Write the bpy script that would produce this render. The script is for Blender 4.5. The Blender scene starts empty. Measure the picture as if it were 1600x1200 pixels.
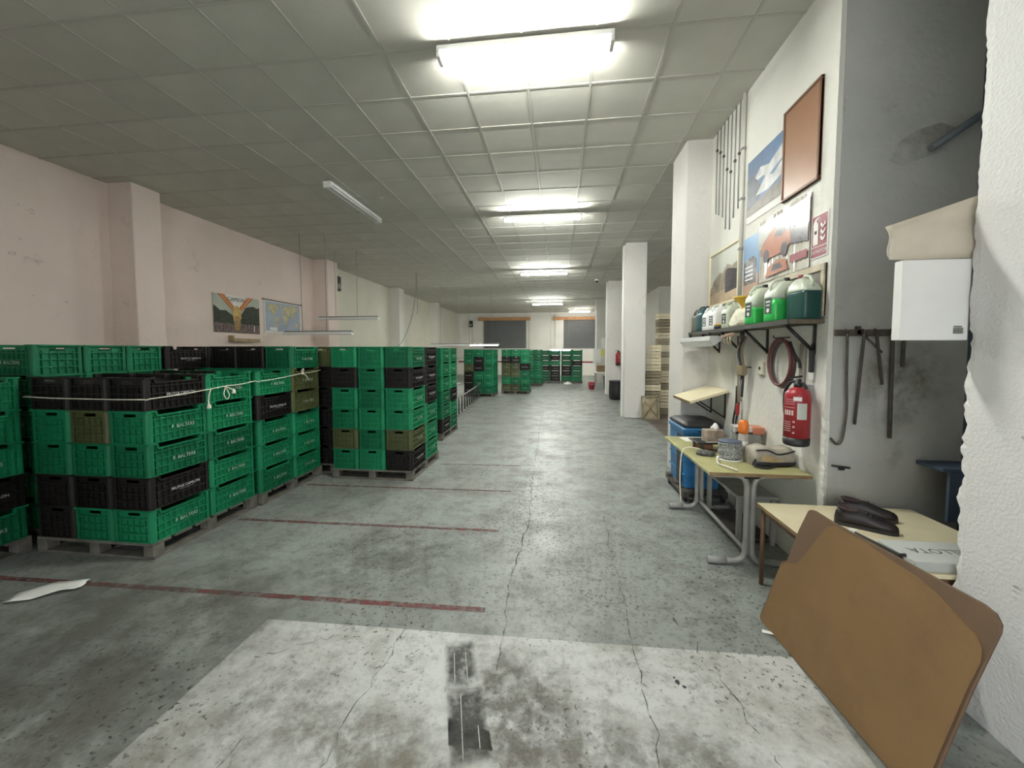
import bpy, math, random
from mathutils import Vector, Matrix
random.seed(7)
SC = bpy.context.scene
COL = SC.collection
R = math.radians
PI = math.pi

# ------------------------------------------------------------------ camera
cam_d = bpy.data.cameras.new('camera'); cam = bpy.data.objects.new('camera', cam_d); COL.objects.link(cam)
cam_d.sensor_fit = 'HORIZONTAL'; cam_d.sensor_width = 36.0; cam_d.lens = 605.0 / 1600.0 * 36.0
cam_d.shift_y = -20.0 / 1600.0; cam_d.clip_start = 0.05; cam_d.clip_end = 200
cam.location = (0, 0, 1.66); cam.rotation_euler = (R(87.0), 0, R(6.9))
SC.camera = cam

# ------------------------------------------------------------------ light
world = bpy.data.worlds.new('World'); SC.world = world; world.use_nodes = True
bg = world.node_tree.nodes['Background']
bg.inputs['Color'].default_value = (0.93, 0.97, 1.0, 1)
bg.inputs['Strength'].default_value = 1.6          # overcast daylight, comes in through the gate behind the camera
TUBE = 118.0                                       # strength of a lit fluorescent tube
SC.view_settings.view_transform = 'Standard'; SC.view_settings.look = 'None'
SC.view_settings.exposure = 1.62; SC.view_settings.gamma = 1.0
SC.view_settings.use_curve_mapping = False

CEIL = 4.26
FAR = 26.6
NEAR = -2.7

# ------------------------------------------------------------------ materials
MATS = {}
def mat(name, col, rough=0.6, metal=0.0, var=0.0, vscale=4.0, bump=0.0, bscale=40.0, emit=0.0, trans=0.0, objvar=0.0, detail=6.0, spec=None, dirt=None, dscale=1.5, dlo=0.55, dhi=0.75):
    if name in MATS: return MATS[name]
    m = bpy.data.materials.new(name); m.use_nodes = True; MATS[name] = m
    nt = m.node_tree; b = nt.nodes['Principled BSDF']
    c = (col[0], col[1], col[2], 1)
    b.inputs['Base Color'].default_value = c
    b.inputs['Roughness'].default_value = rough
    b.inputs['Metallic'].default_value = metal
    if spec is not None: b.inputs['Specular IOR Level'].default_value = spec
    if trans: b.inputs['Transmission Weight'].default_value = trans
    if emit:
        b.inputs['Emission Color'].default_value = c; b.inputs['Emission Strength'].default_value = emit
    src = None
    tc = nt.nodes.new('ShaderNodeTexCoord')
    if var:
        n = nt.nodes.new('ShaderNodeTexNoise'); n.inputs['Scale'].default_value = vscale; n.inputs['Detail'].default_value = detail
        nt.links.new(tc.outputs['Object'], n.inputs['Vector'])
        r = nt.nodes.new('ShaderNodeValToRGB')
        r.color_ramp.elements[0].position = 0.3; r.color_ramp.elements[1].position = 0.7
        r.color_ramp.elements[0].color = tuple(max(0, x * (1 - var)) for x in col) + (1,)
        r.color_ramp.elements[1].color = tuple(min(1, x * (1 + var * 0.6)) for x in col) + (1,)
        nt.links.new(n.outputs['Fac'], r.inputs['Fac']); src = r.outputs['Color']
    if dirt:
        n = nt.nodes.new('ShaderNodeTexNoise'); n.inputs['Scale'].default_value = dscale; n.inputs['Detail'].default_value = 8; n.inputs['Roughness'].default_value = 0.65
        nt.links.new(tc.outputs['Object'], n.inputs['Vector'])
        r = nt.nodes.new('ShaderNodeMapRange'); r.inputs[1].default_value = dlo; r.inputs[2].default_value = dhi
        nt.links.new(n.outputs['Fac'], r.inputs[0])
        mx = nt.nodes.new('ShaderNodeMix'); mx.data_type = 'RGBA'
        nt.links.new(r.outputs[0], mx.inputs[0])
        if src: nt.links.new(src, mx.inputs[6])
        else: mx.inputs[6].default_value = c
        mx.inputs[7].default_value = tuple(dirt) + (1,)
        src = mx.outputs[2]
    if objvar:
        oi = nt.nodes.new('ShaderNodeObjectInfo'); mr = nt.nodes.new('ShaderNodeMapRange')
        mr.inputs[3].default_value = 1 - objvar; mr.inputs[4].default_value = 1 + objvar
        nt.links.new(oi.outputs['Random'], mr.inputs[0])
        h = nt.nodes.new('ShaderNodeHueSaturation')
        if src: nt.links.new(src, h.inputs['Color'])
        else: h.inputs['Color'].default_value = c
        nt.links.new(mr.outputs[0], h.inputs['Value']); src = h.outputs['Color']
    if src: nt.links.new(src, b.inputs['Base Color'])
    if bump:
        n = nt.nodes.new('ShaderNodeTexNoise'); n.inputs['Scale'].default_value = bscale; n.inputs['Detail'].default_value = 6
        nt.links.new(tc.outputs['Object'], n.inputs['Vector'])
        bp = nt.nodes.new('ShaderNodeBump'); bp.inputs['Strength'].default_value = bump; bp.inputs['Distance'].default_value = 0.02
        nt.links.new(n.outputs['Fac'], bp.inputs['Height']); nt.links.new(bp.outputs['Normal'], b.inputs['Normal'])
    return m

def decal(name, col, scale=20.0, lo=0.45, hi=0.6, rough=0.7, amount=1.0, stretch=(1, 1, 1), soft=None):
    """worn paint or a stain: noise decides where it has held"""
    if name in MATS: return MATS[name]
    m = mat(name, col, rough, var=0.2, vscale=9); nt = m.node_tree
    b = nt.nodes['Principled BSDF']; out = nt.nodes['Material Output']
    tc = nt.nodes.new('ShaderNodeTexCoord'); mp = nt.nodes.new('ShaderNodeMapping'); mp.inputs['Scale'].default_value = stretch
    nt.links.new(tc.outputs['Object'], mp.inputs['Vector'])
    n = nt.nodes.new('ShaderNodeTexNoise'); n.inputs['Scale'].default_value = scale; n.inputs['Detail'].default_value = 8; n.inputs['Roughness'].default_value = 0.7
    nt.links.new(mp.outputs[0], n.inputs['Vector'])
    r = nt.nodes.new('ShaderNodeMapRange'); r.inputs[1].default_value = lo; r.inputs[2].default_value = hi; r.inputs[4].default_value = amount
    nt.links.new(n.outputs['Fac'], r.inputs[0])
    t = nt.nodes.new('ShaderNodeBsdfTransparent'); mx = nt.nodes.new('ShaderNodeMixShader')
    fac = r.outputs[0]
    if soft:   # fades out towards the rim: (centre, radii, turn about z, square)
        cen, rad, rz, sq = soft
        m2 = nt.nodes.new('ShaderNodeMapping'); m2.vector_type = 'TEXTURE'
        m2.inputs['Location'].default_value = cen; m2.inputs['Scale'].default_value = rad; m2.inputs['Rotation'].default_value = (0, 0, rz)
        nt.links.new(tc.outputs['Object'], m2.inputs['Vector'])
        if sq:
            sx = nt.nodes.new('ShaderNodeSeparateXYZ'); nt.links.new(m2.outputs[0], sx.inputs[0])
            ab = []
            for k in (0, 1):
                a = nt.nodes.new('ShaderNodeMath'); a.operation = 'ABSOLUTE'; nt.links.new(sx.outputs[k], a.inputs[0]); ab.append(a)
            d = nt.nodes.new('ShaderNodeMath'); d.operation = 'MAXIMUM'; nt.links.new(ab[0].outputs[0], d.inputs[0]); nt.links.new(ab[1].outputs[0], d.inputs[1]); dist = d.outputs[0]; e0 = 0.62
        else:
            d = nt.nodes.new('ShaderNodeVectorMath'); d.operation = 'LENGTH'; nt.links.new(m2.outputs[0], d.inputs[0]); dist = d.outputs['Value']; e0 = 0.35
        f = nt.nodes.new('ShaderNodeMapRange'); f.inputs[1].default_value = e0; f.inputs[2].default_value = 1.0; f.inputs[3].default_value = 1.0; f.inputs[4].default_value = 0.0
        nt.links.new(dist, f.inputs[0])
        mu = nt.nodes.new('ShaderNodeMath'); mu.operation = 'MULTIPLY'; nt.links.new(fac, mu.inputs[0]); nt.links.new(f.outputs[0], mu.inputs[1]); fac = mu.outputs[0]
    nt.links.new(fac, mx.inputs['Fac']); nt.links.new(t.outputs[0], mx.inputs[1]); nt.links.new(b.outputs[0], mx.inputs[2])
    nt.links.new(mx.outputs[0], out.inputs['Surface'])
    return m

def concrete(name, base, patch, dark, speck_amt, rough=(0.3, 0.55), blotch=1.0):
    m = bpy.data.materials.new(name); m.use_nodes = True; MATS[name] = m
    nt = m.node_tree; L = nt.links.new; b = nt.nodes['Principled BSDF']
    tc = nt.nodes.new('ShaderNodeTexCoord')
    def noise(s, d=8, rg=0.6, vec=None):
        n = nt.nodes.new('ShaderNodeTexNoise'); n.inputs['Scale'].default_value = s; n.inputs['Detail'].default_value = d; n.inputs['Roughness'].default_value = rg
        L(vec or tc.outputs['Object'], n.inputs['Vector']); return n
    def rng(src, lo, hi, a=0.0, z=1.0):
        r = nt.nodes.new('ShaderNodeMapRange'); r.inputs[1].default_value = lo; r.inputs[2].default_value = hi; r.inputs[3].default_value = a; r.inputs[4].default_value = z
        L(src, r.inputs[0]); return r.outputs[0]
    def mix(f, a, c):
        x = nt.nodes.new('ShaderNodeMix'); x.data_type = 'RGBA'; L(f, x.inputs[0])
        if isinstance(a, tuple): x.inputs[6].default_value = a + (1,)
        else: L(a, x.inputs[6])
        x.inputs[7].default_value = c + (1,); return x.outputs[2]
    big = noise(0.55, 5)
    c = mix(rng(big.outputs['Fac'], 0.4, 0.65), base, patch)
    mid = noise(2.6, 9, 0.7)
    c = mix(rng(mid.outputs['Fac'], 0.46, 0.72, 0, 0.85 * blotch), c, dark)
    fine = noise(11, 8, 0.72)
    c = mix(rng(fine.outputs['Fac'], 0.50, 0.68, 0, 0.6 * speck_amt), c, tuple(x * 0.6 for x in dark))
    # chipped specks, denser where the big noise is high
    sp = noise(38, 4, 0.6)
    dens = noise(1.1, 3)
    mul = nt.nodes.new('ShaderNodeMath'); mul.operation = 'MULTIPLY'
    L(rng(sp.outputs['Fac'], 0.59, 0.64), mul.inputs[0]); L(rng(dens.outputs['Fac'], 0.42, 0.6, 0.1, speck_amt), mul.inputs[1])
    c = mix(mul.outputs[0], c, tuple(x * 0.22 for x in dark))
    # fine hair cracks
    wob = noise(1.7, 6)
    add = nt.nodes.new('ShaderNodeVectorMath'); add.operation = 'MULTIPLY_ADD'
    add.inputs[1].default_value = (0.5, 0.5, 0.0); L(wob.outputs['Color'], add.inputs[0]); L(tc.outputs['Object'], add.inputs[2])
    vo = nt.nodes.new('ShaderNodeTexVoronoi'); vo.feature = 'DISTANCE_TO_EDGE'; vo.inputs['Scale'].default_value = 0.42
    L(add.outputs[0], vo.inputs['Vector'])
    c = mix(rng(vo.outputs['Distance'], 0.0, 0.0022, 0.3, 0.0), c, tuple(x * 0.3 for x in dark))
    L(c, b.inputs['Base Color'])
    b.inputs['Specular IOR Level'].default_value = 0.36
    L(rng(mid.outputs['Fac'], 0.35, 0.7, rough[0], rough[1]), b.inputs['Roughness'])
    bp = nt.nodes.new('ShaderNodeBump'); bp.inputs['Strength'].default_value = 0.25; bp.inputs['Distance'].default_value = 0.01
    L(fine.outputs['Fac'], bp.inputs['Height']); L(bp.outputs['Normal'], b.inputs['Normal'])
    return m

M_floor = concrete('painted_concrete', (0.29, 0.315, 0.295), (0.24, 0.255, 0.235), (0.12, 0.12, 0.105), 1.0, (0.32, 0.55))
M_apron = concrete('bare_concrete', (0.58, 0.595, 0.58), (0.48, 0.485, 0.46), (0.24, 0.225, 0.185), 0.95, (0.5, 0.75), 1.1)
M_brownfloor = concrete('brown_concrete', (0.16, 0.13, 0.12), (0.13, 0.11, 0.10), (0.08, 0.07, 0.065), 0.5)
M_wall = mat('whitewash', (0.74, 0.73, 0.67), 0.85, var=0.06, vscale=1.2, bump=0.35, bscale=22, dirt=(0.55, 0.53, 0.48), dscale=2.2, dlo=0.62, dhi=0.8)
M_column = mat('shaded_whitewash', (0.62, 0.60, 0.56), 0.85, var=0.07, vscale=1.2, bump=0.35, bscale=22, dirt=(0.46, 0.44, 0.39), dscale=2.4, dlo=0.58, dhi=0.8)  # same whitewash as the walls, with dimmer light put into its colour
M_rough = mat('rough_plaster', (0.76, 0.75, 0.73), 0.9, var=0.05, vscale=2, bump=0.35, bscale=70, dirt=(0.6, 0.58, 0.55), dscale=1.6, dlo=0.62, dhi=0.85)
M_pink = mat('pinkish_paint', (0.84, 0.71, 0.64), 0.85, var=0.07, vscale=0.9, bump=0.4, bscale=18, dirt=(0.52, 0.43, 0.39), dscale=1.7, dlo=0.63, dhi=0.8)
M_greywall = mat('grey_plaster', (0.50, 0.50, 0.47), 0.9, var=0.12, vscale=1.5, bump=0.3, bscale=20, dirt=(0.24, 0.22, 0.18), dscale=2.0, dlo=0.6, dhi=0.8)
M_blue_dark = mat('dark_blue_and_shade', (0.07, 0.10, 0.15), 0.8, var=0.2, vscale=2)  # the shelf's dark blue; on the niche back it paints deep shade
M_tile = mat('ceiling_tile', (0.56, 0.55, 0.49), 0.9, var=0.05, vscale=3, bump=0.15, bscale=120, objvar=0.04)
M_grid = mat('ceiling_grid_bar', (0.48, 0.47, 0.42), 0.7)
M_white = mat('white_enamel', (0.82, 0.82, 0.80), 0.4)
M_tube_on = mat('tube_lit', (0.98, 1.0, 0.94), 0.4, emit=TUBE)
M_tube_far = mat('tube_lit_far', (1.0, 0.97, 0.9), 0.4, emit=TUBE * 0.5)
M_tube_off = mat('tube_unlit', (0.75, 0.75, 0.72), 0.3)
M_steel = mat('grey_steel', (0.30, 0.30, 0.28), 0.45, metal=0.6, var=0.2, vscale=6)
M_tablesteel = mat('cream_grey_tube', (0.40, 0.39, 0.36), 0.4, metal=0.2, var=0.15, vscale=9)
M_black = mat('black_plastic', (0.018, 0.018, 0.02), 0.5)
M_blackmetal = mat('black_metal', (0.02, 0.02, 0.022), 0.45, metal=0.3)
M_rust = mat('rusty_iron', (0.10, 0.085, 0.07), 0.7, metal=0.3, var=0.4, vscale=14)
M_pallet = mat('grey_pallet', (0.135, 0.125, 0.105), 0.8, var=0.4, vscale=9, bump=0.3, bscale=60)
M_green = mat('crate_green', (0.008, 0.165, 0.070), 0.45, var=0.25, vscale=3.5, objvar=0.30, spec=0.3)
M_olive = mat('crate_olive', (0.075, 0.085, 0.030), 0.5, var=0.25, vscale=4, objvar=0.18)
M_blackcrate = mat('crate_black', (0.012, 0.010, 0.0095), 0.5, var=0.3, vscale=4, objvar=0.3, spec=0.3)
M_print_w = mat('print_white', (0.72, 0.72, 0.70), 0.6)
M_print_g = decal('print_faded', (0.50, 0.62, 0.52), 60, 0.30, 0.5)
M_rope = mat('rope_cream', (0.72, 0.68, 0.56), 0.9, var=0.15, vscale=60)
M_card = mat('brown_cardboard', (0.22, 0.128, 0.052), 0.8, var=0.12, vscale=2.2, bump=0.08, bscale=180, dirt=(0.16, 0.09, 0.045), dscale=1.3, dlo=0.55, dhi=0.8)
M_card_edge = mat('cardboard_edge', (0.11, 0.065, 0.04), 0.9, var=0.3, vscale=60)
M_card_grey = mat('cardboard_back_sheet', (0.155, 0.095, 0.055), 0.85, var=0.12, vscale=3)
M_beige = mat('beige_laminate', (0.74, 0.66, 0.45), 0.5, var=0.08, vscale=5)
M_tabletop = mat('olive_laminate', (0.42, 0.40, 0.19), 0.45, var=0.16, vscale=5, dirt=(0.25, 0.22, 0.12), dscale=6, dlo=0.62, dhi=0.8)
M_woodedge = mat('wood_edge', (0.27, 0.18, 0.09), 0.7, var=0.3, vscale=12)
M_wood = mat('plain_wood', (0.42, 0.31, 0.18), 0.7, var=0.3, vscale=7, bump=0.2, bscale=50)
M_palewood = mat('pale_crate_wood', (0.66, 0.58, 0.40), 0.75, var=0.22, vscale=8, objvar=0.14)
M_darkwood = mat('weathered_crate_wood', (0.27, 0.23, 0.15), 0.8, var=0.3, vscale=8, objvar=0.2)
M_brownwood = mat('brown_leg', (0.16, 0.085, 0.045), 0.5, var=0.2, vscale=9)
M_red = mat('extinguisher_red', (0.33, 0.022, 0.030), 0.35)
M_redline = decal('red_floor_paint', (0.19, 0.040, 0.042), 14, 0.33, 0.60, 0.6, 0.85)
M_signred = mat('sign_dark_red', (0.23, 0.035, 0.045), 0.5)
M_paper = mat('white_paper', (0.82, 0.81, 0.78), 0.8, var=0.03, vscale=8)
M_blue = mat('blue_plastic', (0.025, 0.16, 0.36), 0.45, var=0.15, vscale=4)
M_clear = mat('milky_plastic', (0.58, 0.63, 0.52), 0.35, var=0.08, vscale=8)
M_liqg = mat('green_liquid', (0.04, 0.50, 0.10), 0.3, var=0.12, vscale=5)
M_liqd = mat('dark_green_liquid', (0.012, 0.065, 0.055), 0.35, var=0.15, vscale=5)
M_orange = mat('orange_plastic', (0.78, 0.20, 0.03), 0.4)
M_yellow = mat('yellow_plastic', (0.70, 0.43, 0.04), 0.4, var=0.2, vscale=8)
M_cloth = mat('cream_rag', (0.78, 0.74, 0.60), 0.95, var=0.1, vscale=14, bump=0.6, bscale=25)
M_hose = mat('red_brown_hose', (0.13, 0.035, 0.030), 0.5, var=0.3, vscale=12)
M_grey = mat('mid_grey', (0.28, 0.28, 0.27), 0.6)
M_shutter = mat('shutter_grey', (0.10, 0.105, 0.105), 0.55, var=0.1, vscale=2)
M_orangewood = mat('orange_wood', (0.48, 0.24, 0.10), 0.6, var=0.2, vscale=4)
M_stain = decal('damp_stain', (0.24, 0.22, 0.17), 4, 0.42, 0.70, 0.9, 0.45)
M_scuff = decal('dark_scuff', (0.10, 0.09, 0.08), 16, 0.5, 0.7, 0.9, 0.75, (1, 1, 3))
M_tyre = decal('tyre_rubber', (0.055, 0.055, 0.05), 11, 0.36, 0.62, 0.7, 0.85)
M_crack = decal('crack_dark', (0.07, 0.065, 0.06), 14, 0.40, 0.6, 0.9, 0.75)
M_bagleather = mat('grey_beige_bag', (0.38, 0.34, 0.28), 0.65, var=0.3, vscale=9)
M_shoe = mat('dark_shoe_leather', (0.020, 0.014, 0.015), 0.42, var=0.4, vscale=18)

# ------------------------------------------------------------------ mesh helpers
class MB:
    def __init__(s): s.v = []; s.f = []; s.sm = []
    def add(s, vs, fs, smooth=False):
        o = len(s.v); s.v += [tuple(p) for p in vs]; s.f += [tuple(i + o for i in f) for f in fs]; s.sm += [smooth] * len(fs); return s
    def box(s, x0, x1, y0, y1, z0, z1, rot=None, at=None):
        vs = [Vector(p) for p in ((x0, y0, z0), (x1, y0, z0), (x1, y1, z0), (x0, y1, z0), (x0, y0, z1), (x1, y0, z1), (x1, y1, z1), (x0, y1, z1))]
        if rot is not None: vs = [rot @ v for v in vs]
        if at is not None: vs = [v + Vector(at) for v in vs]
        return s.add(vs, [(0, 3, 2, 1), (4, 5, 6, 7), (0, 1, 5, 4), (1, 2, 6, 5), (2, 3, 7, 6), (3, 0, 4, 7)])
    def bevbox(s, x0, x1, y0, y1, z0, z1, b=0.004):
        secs = []
        for z, i in ((z0, b), (z0 + b, 0), (z1 - b, 0), (z1, b)):
            secs.append([(x0 + i + b, y0 + i, z), (x1 - i - b, y0 + i, z), (x1 - i, y0 + i + b, z), (x1 - i, y1 - i - b, z), (x1 - i - b, y1 - i, z), (x0 + i + b, y1 - i, z), (x0 + i, y1 - i - b, z), (x0 + i, y0 + i + b, z)])
        return s.loft(secs)
    def loft(s, secs, cap0=True, cap1=True, smooth=False, closed=True):
        n = len(secs[0]); vs = [p for q in secs for p in q]; fs = []
        for k in range(len(secs) - 1):
            for i in range(n if closed else n - 1):
                j = (i + 1) % n; fs.append((k * n + i, k * n + j, (k + 1) * n + j, (k + 1) * n + i))
        s.add(vs, fs, smooth)
        caps = []
        if cap0: caps.append(tuple(range(n - 1, -1, -1)))
        if cap1: caps.append(tuple((len(secs) - 1) * n + i for i in range(n)))
        o = len(s.v) - len(vs); s.f += [tuple(i + o for i in c) for c in caps]; s.sm += [False] * len(caps)
        return s
    def tube(s, pts, r, n=8, closed=False, smooth=True):
        P = [Vector(p) for p in pts]; m = len(P); secs = []
        rr = r if isinstance(r, (list, tuple)) else [r] * m
        up = Vector((0, 0, 1))
        d0 = (P[1] - P[0]).normalized()
        if abs(d0.dot(up)) > 0.95: up = Vector((1, 0, 0))
        a = d0.cross(up).normalized()
        for i in range(m):
            if closed: d = (P[(i + 1) % m] - P[i - 1])
            else: d = P[min(i + 1, m - 1)] - P[max(i - 1, 0)]
            d = d.normalized() if d.length > 1e-9 else d0
            a = (a - d * a.dot(d)); a = a.normalized() if a.length > 1e-6 else d.orthogonal().normalized()
            b = d.cross(a)
            secs.append([tuple(P[i] + (a * math.cos(2 * PI * k / n) + b * math.sin(2 * PI * k / n)) * rr[i]) for k in range(n)])
        if closed: secs.append(secs[0]); return s.loft(secs, False, False, smooth)
        return s.loft(secs, True, True, smooth)
    def lathe(s, prof, n=24, at=(0, 0, 0), smooth=True, axis='z'):
        secs = []
        for r, z in prof:
            ring = []
            for k in range(n):
                c, q = r * math.cos(2 * PI * k / n), r * math.sin(2 * PI * k / n)
                p = (c, q, z) if axis == 'z' else ((c, z, q) if axis == 'y' else (z, c, q))
                ring.append((p[0] + at[0], p[1] + at[1], p[2] + at[2]))
            secs.append(ring)
        return s.loft(secs, True, True, smooth)
    def prism(s, poly, z0, z1):
        return s.loft([[(x, y, z0) for x, y in poly], [(x, y, z1) for x, y in poly]])
    def quad(s, a, b, c, d): return s.add([a, b, c, d], [(0, 1, 2, 3)])
    def poly(s, pts): return s.add(pts, [tuple(range(len(pts)))])
    def mesh(s, name, m):
        me = bpy.data.meshes.new(name); me.from_pydata(s.v, [], s.f)
        me.polygons.foreach_set('use_smooth', s.sm); me.update()
        if m: me.materials.append(m)
        return me
    def build(s, name, m, parent=None, loc=None, rz=None):
        o = bpy.data.objects.new(name, s.mesh(name, m)); COL.objects.link(o)
        if parent: o.parent = parent
        if loc: o.location = loc
        if rz is not None: o.rotation_euler = (0, 0, rz)
        return o

def rrect(w, d, r, z, n=4, cx=0, cy=0):
    pts = []
    for sx, sy, a0 in ((1, 1, 0), (-1, 1, 90), (-1, -1, 180), (1, -1, 270)):
        for k in range(n + 1):
            a = R(a0 + 90 * k / n); pts.append((cx + sx * (w / 2 - r) + r * math.cos(a), cy + sy * (d / 2 - r) + r * math.sin(a), z))
    return pts

def tag(o, label, cat, group=None, kind=None):
    if label: o['label'] = label
    if cat: o['category'] = cat
    if group: o['group'] = group
    if kind: o['kind'] = kind
    return o
def thing(name, label, cat, loc=(0, 0, 0), rz=0, group=None):
    o = bpy.data.objects.new(name, None); COL.objects.link(o); o.empty_display_size = 0.1
    o.location = loc; o.rotation_euler = (0, 0, rz); return tag(o, label, cat, group)
def struct(o): o['kind'] = 'structure'; return o
def link_copy(src, name, parent=None, loc=None, rz=None):
    c = bpy.data.objects.new(name, src if isinstance(src, bpy.types.Mesh) else src.data); COL.objects.link(c)
    if parent: c.parent = parent
    if loc: c.location = loc
    if rz is not None: c.rotation_euler = (0, 0, rz)
    return c

_tcache = {}
def text_geo(txt, size):
    """flat letter outlines centred on 0,0: list of 2d verts and faces"""
    k = (txt, size)
    if k in _tcache: return _tcache[k]
    cu = bpy.data.curves.new('lettering', 'FONT'); cu.body = txt; cu.size = size; cu.align_x = 'CENTER'; cu.align_y = 'CENTER'; cu.resolution_u = 2
    ob = bpy.data.objects.new('lettering', cu); COL.objects.link(ob)
    bpy.context.view_layer.update()
    me = bpy.data.meshes.new_from_object(ob.evaluated_get(bpy.context.evaluated_depsgraph_get()))
    v = [(p.co.x, p.co.y) for p in me.vertices]; f = [tuple(p.vertices) for p in me.polygons]
    COL.objects.unlink(ob); bpy.data.objects.remove(ob); bpy.data.meshes.remove(me); bpy.data.curves.remove(cu)
    _tcache[k] = (v, f); return v, f

class Canvas:
    """flat print on a board: u right, v up as seen from the front; lifts each layer by a hair"""
    def __init__(s, parent, o, u, n): s.p = parent; s.o = Vector(o); s.u = Vector(u); s.n = Vector(n); s.k = 1
    def pt(s, u, v, k): return tuple(s.o + s.u * u + Vector((0, 0, 1)) * v + s.n * (0.0006 * k))
    def poly(s, name, m, pts, k=None):
        s.k += 1; k = k or s.k
        return MB().poly([s.pt(u, v, k) for u, v in pts]).build(name, m, s.p)
    def rect(s, name, m, u0, v0, u1, v1): return s.poly(name, m, [(u0, v0), (u1, v0), (u1, v1), (u0, v1)])
    def text(s, name, m, txt, size, u, v, rot=0):
        s.k += 1; vs, fs = text_geo(txt, size); c, q = math.cos(rot), math.sin(rot)
        return MB().add([s.pt(u + x * c - y * q, v + x * q + y * c, s.k) for x, y in vs], fs).build(name, m, s.p)
    def blob(s, name, m, u, v, ru, rv, n=18, jit=0.0):
        return s.poly(name, m, [(u + ru * math.cos(2 * PI * k / n) * (1 + random.uniform(-jit, jit)), v + rv * math.sin(2 * PI * k / n) * (1 + random.uniform(-jit, jit))) for k in range(n)])

# ================================================================== SETTING
# floor
fl = struct(MB().box(-7.3, 6.2, NEAR - 6, FAR + 0.2, -0.12, 0.0).build('floor', M_floor))
ap = MB().poly([(-1.83, NEAR, 0.003), (1.28, NEAR, 0.003), (1.265, 2.18, 0.003), (-1.775, 2.115, 0.003)]).build('floor_apron', M_apron, fl)
MB().poly([(2.06, 6.0, 0.002), (6.0, 6.0, 0.002), (6.0, 16.4, 0.002), (2.12, 16.4, 0.002)]).build('floor_brown_patch', M_brownfloor, fl)
def strip(name, m, pts, w, parent, z, jit=0.0):
    vs = []; fs = []
    for i, (x, y) in enumerate(pts):
        a = pts[max(i - 1, 0)]; b = pts[min(i + 1, len(pts) - 1)]
        d = Vector((b[0] - a[0], b[1] - a[1])).normalized(); nrm = Vector((-d.y, d.x)) * (w / 2 * (1 + random.uniform(-jit, jit)))
        vs += [(x + nrm.x, y + nrm.y, z), (x - nrm.x, y - nrm.y, z)]
        if i: fs.append((2 * i - 2, 2 * i - 1, 2 * i + 1, 2 * i))
    return MB().add(vs, fs).build(name, m, parent)
for x0, y0, x1, y1, w in ((-4.6, 2.27, -0.46, 2.36, 0.048), (-3.12, 3.39, -0.54, 3.45, 0.045), (-3.1, 4.39, -0.55, 4.46, 0.042), (-1.72, 5.44, -0.53, 5.49, 0.04)):
    strip('line_marking', M_redline, [(x0, y0), (x1, y1)], w, fl, 0.0022)
def crack(pts, w=0.012, z=0.0045, seg=9, amp=0.02):
    w *= 0.42
    out = []
    for (a, b), (c, d) in zip(pts, pts[1:]):
        for k in range(seg): t = k / seg; out.append((a + (c - a) * t + random.uniform(-amp, amp), b + (d - b) * t + random.uniform(-amp, amp)))
    out.append(pts[-1]); return strip('floor_crack', M_crack, out, w, fl, z, 0.6)
crack([(-0.30, 1.9), (-0.34, 2.7), (-0.28, 3.68), (-0.33, 5.2), (-0.38, 7.5), (-0.41, 10.9)], 0.016, seg=14, amp=0.012)
crack([(-0.28, 3.68), (-0.10, 3.80), (0.02, 4.05)], 0.012)
crack([(-0.95, 1.15), (-0.93, 1.5), (-0.90, 2.14)], 0.012)
crack([(-1.35, 1.12), (-1.33, 1.45)], 0.010, amp=0.004)
crack([(-1.62, 1.83), (-1.36, 1.98), (-1.15, 2.10)], 0.014)
crack([(0.42, 1.5), (0.44, 2.2), (0.43, 3.0), (0.46, 3.9)], 0.012, amp=0.02)
crack([(0.92, 1.5), (0.82, 2.0), (0.72, 2.45)], 0.012, amp=0.025)
crack([(-1.05, 4.3), (-1.0, 5.4)], 0.012); crack([(-1.7, 2.9), (-1.62, 3.4)], 0.012)
# tyre marks and dirt on the apron; dirt and painted light falloff on the floor
def flat_decal(name, m, cx, cy, rx, ry, rz, z):
    c, q = math.cos(rz), math.sin(rz)
    MB().poly([(cx + (a * rx) * c - (b * ry) * q, cy + (a * rx) * q + (b * ry) * c, z) for a, b in ((-1, -1), (1, -1), (1, 1), (-1, 1))]).build(name, m, fl)
def stain(name, cx, cy, rx, ry, rz, col, amount, z, sq=False, scale=9, lo=0.38, hi=0.62, stretch=(1, 1, 1)):
    m = decal('floor_%s_%d_%d' % (name, int(cx * 1000), int(cy * 1000)), col, scale, lo, hi, 0.75, amount, stretch, ((cx, cy, 0), (rx, ry, 1), rz, sq))
    flat_decal(name, m, cx, cy, rx, ry, rz, z)
stain('tyre_mark', -0.51, 1.93, 0.085, 0.16, R(18), (0.075, 0.072, 0.065), 0.85, 0.0048, True, 14, 0.30, 0.62)
stain('tyre_mark', -0.395, 1.61, 0.09, 0.19, R(19), (0.065, 0.062, 0.055), 0.9, 0.0049, True, 14, 0.28, 0.58)
for (x0, y0, x1, y1) in ((-0.56, 1.99, -0.505, 1.80), (-0.50, 2.0, -0.44, 1.81), (-0.46, 1.74, -0.375, 1.45), (-0.345, 1.60, -0.315, 1.50)):
    strip('scratch', M_apron, [(x0, y0), (x1, y1)], 0.0035, fl, 0.0052)
stain('oil_stain', -0.22, 1.76, 0.33, 0.36, 0, (0.16, 0.15, 0.12), 0.75, 0.0044)
stain('oil_stain', 0.02, 1.50, 0.45, 0.30, 0.3, (0.19, 0.175, 0.135), 0.6, 0.0043)
stain('oil_stain', -0.75, 1.42, 0.5, 0.25, -0.2, (0.21, 0.19, 0.145), 0.6, 0.0042)
stain('oil_stain', 0.55, 1.52, 0.35, 0.2, 0, (0.20, 0.19, 0.155), 0.55, 0.0041)
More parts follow.
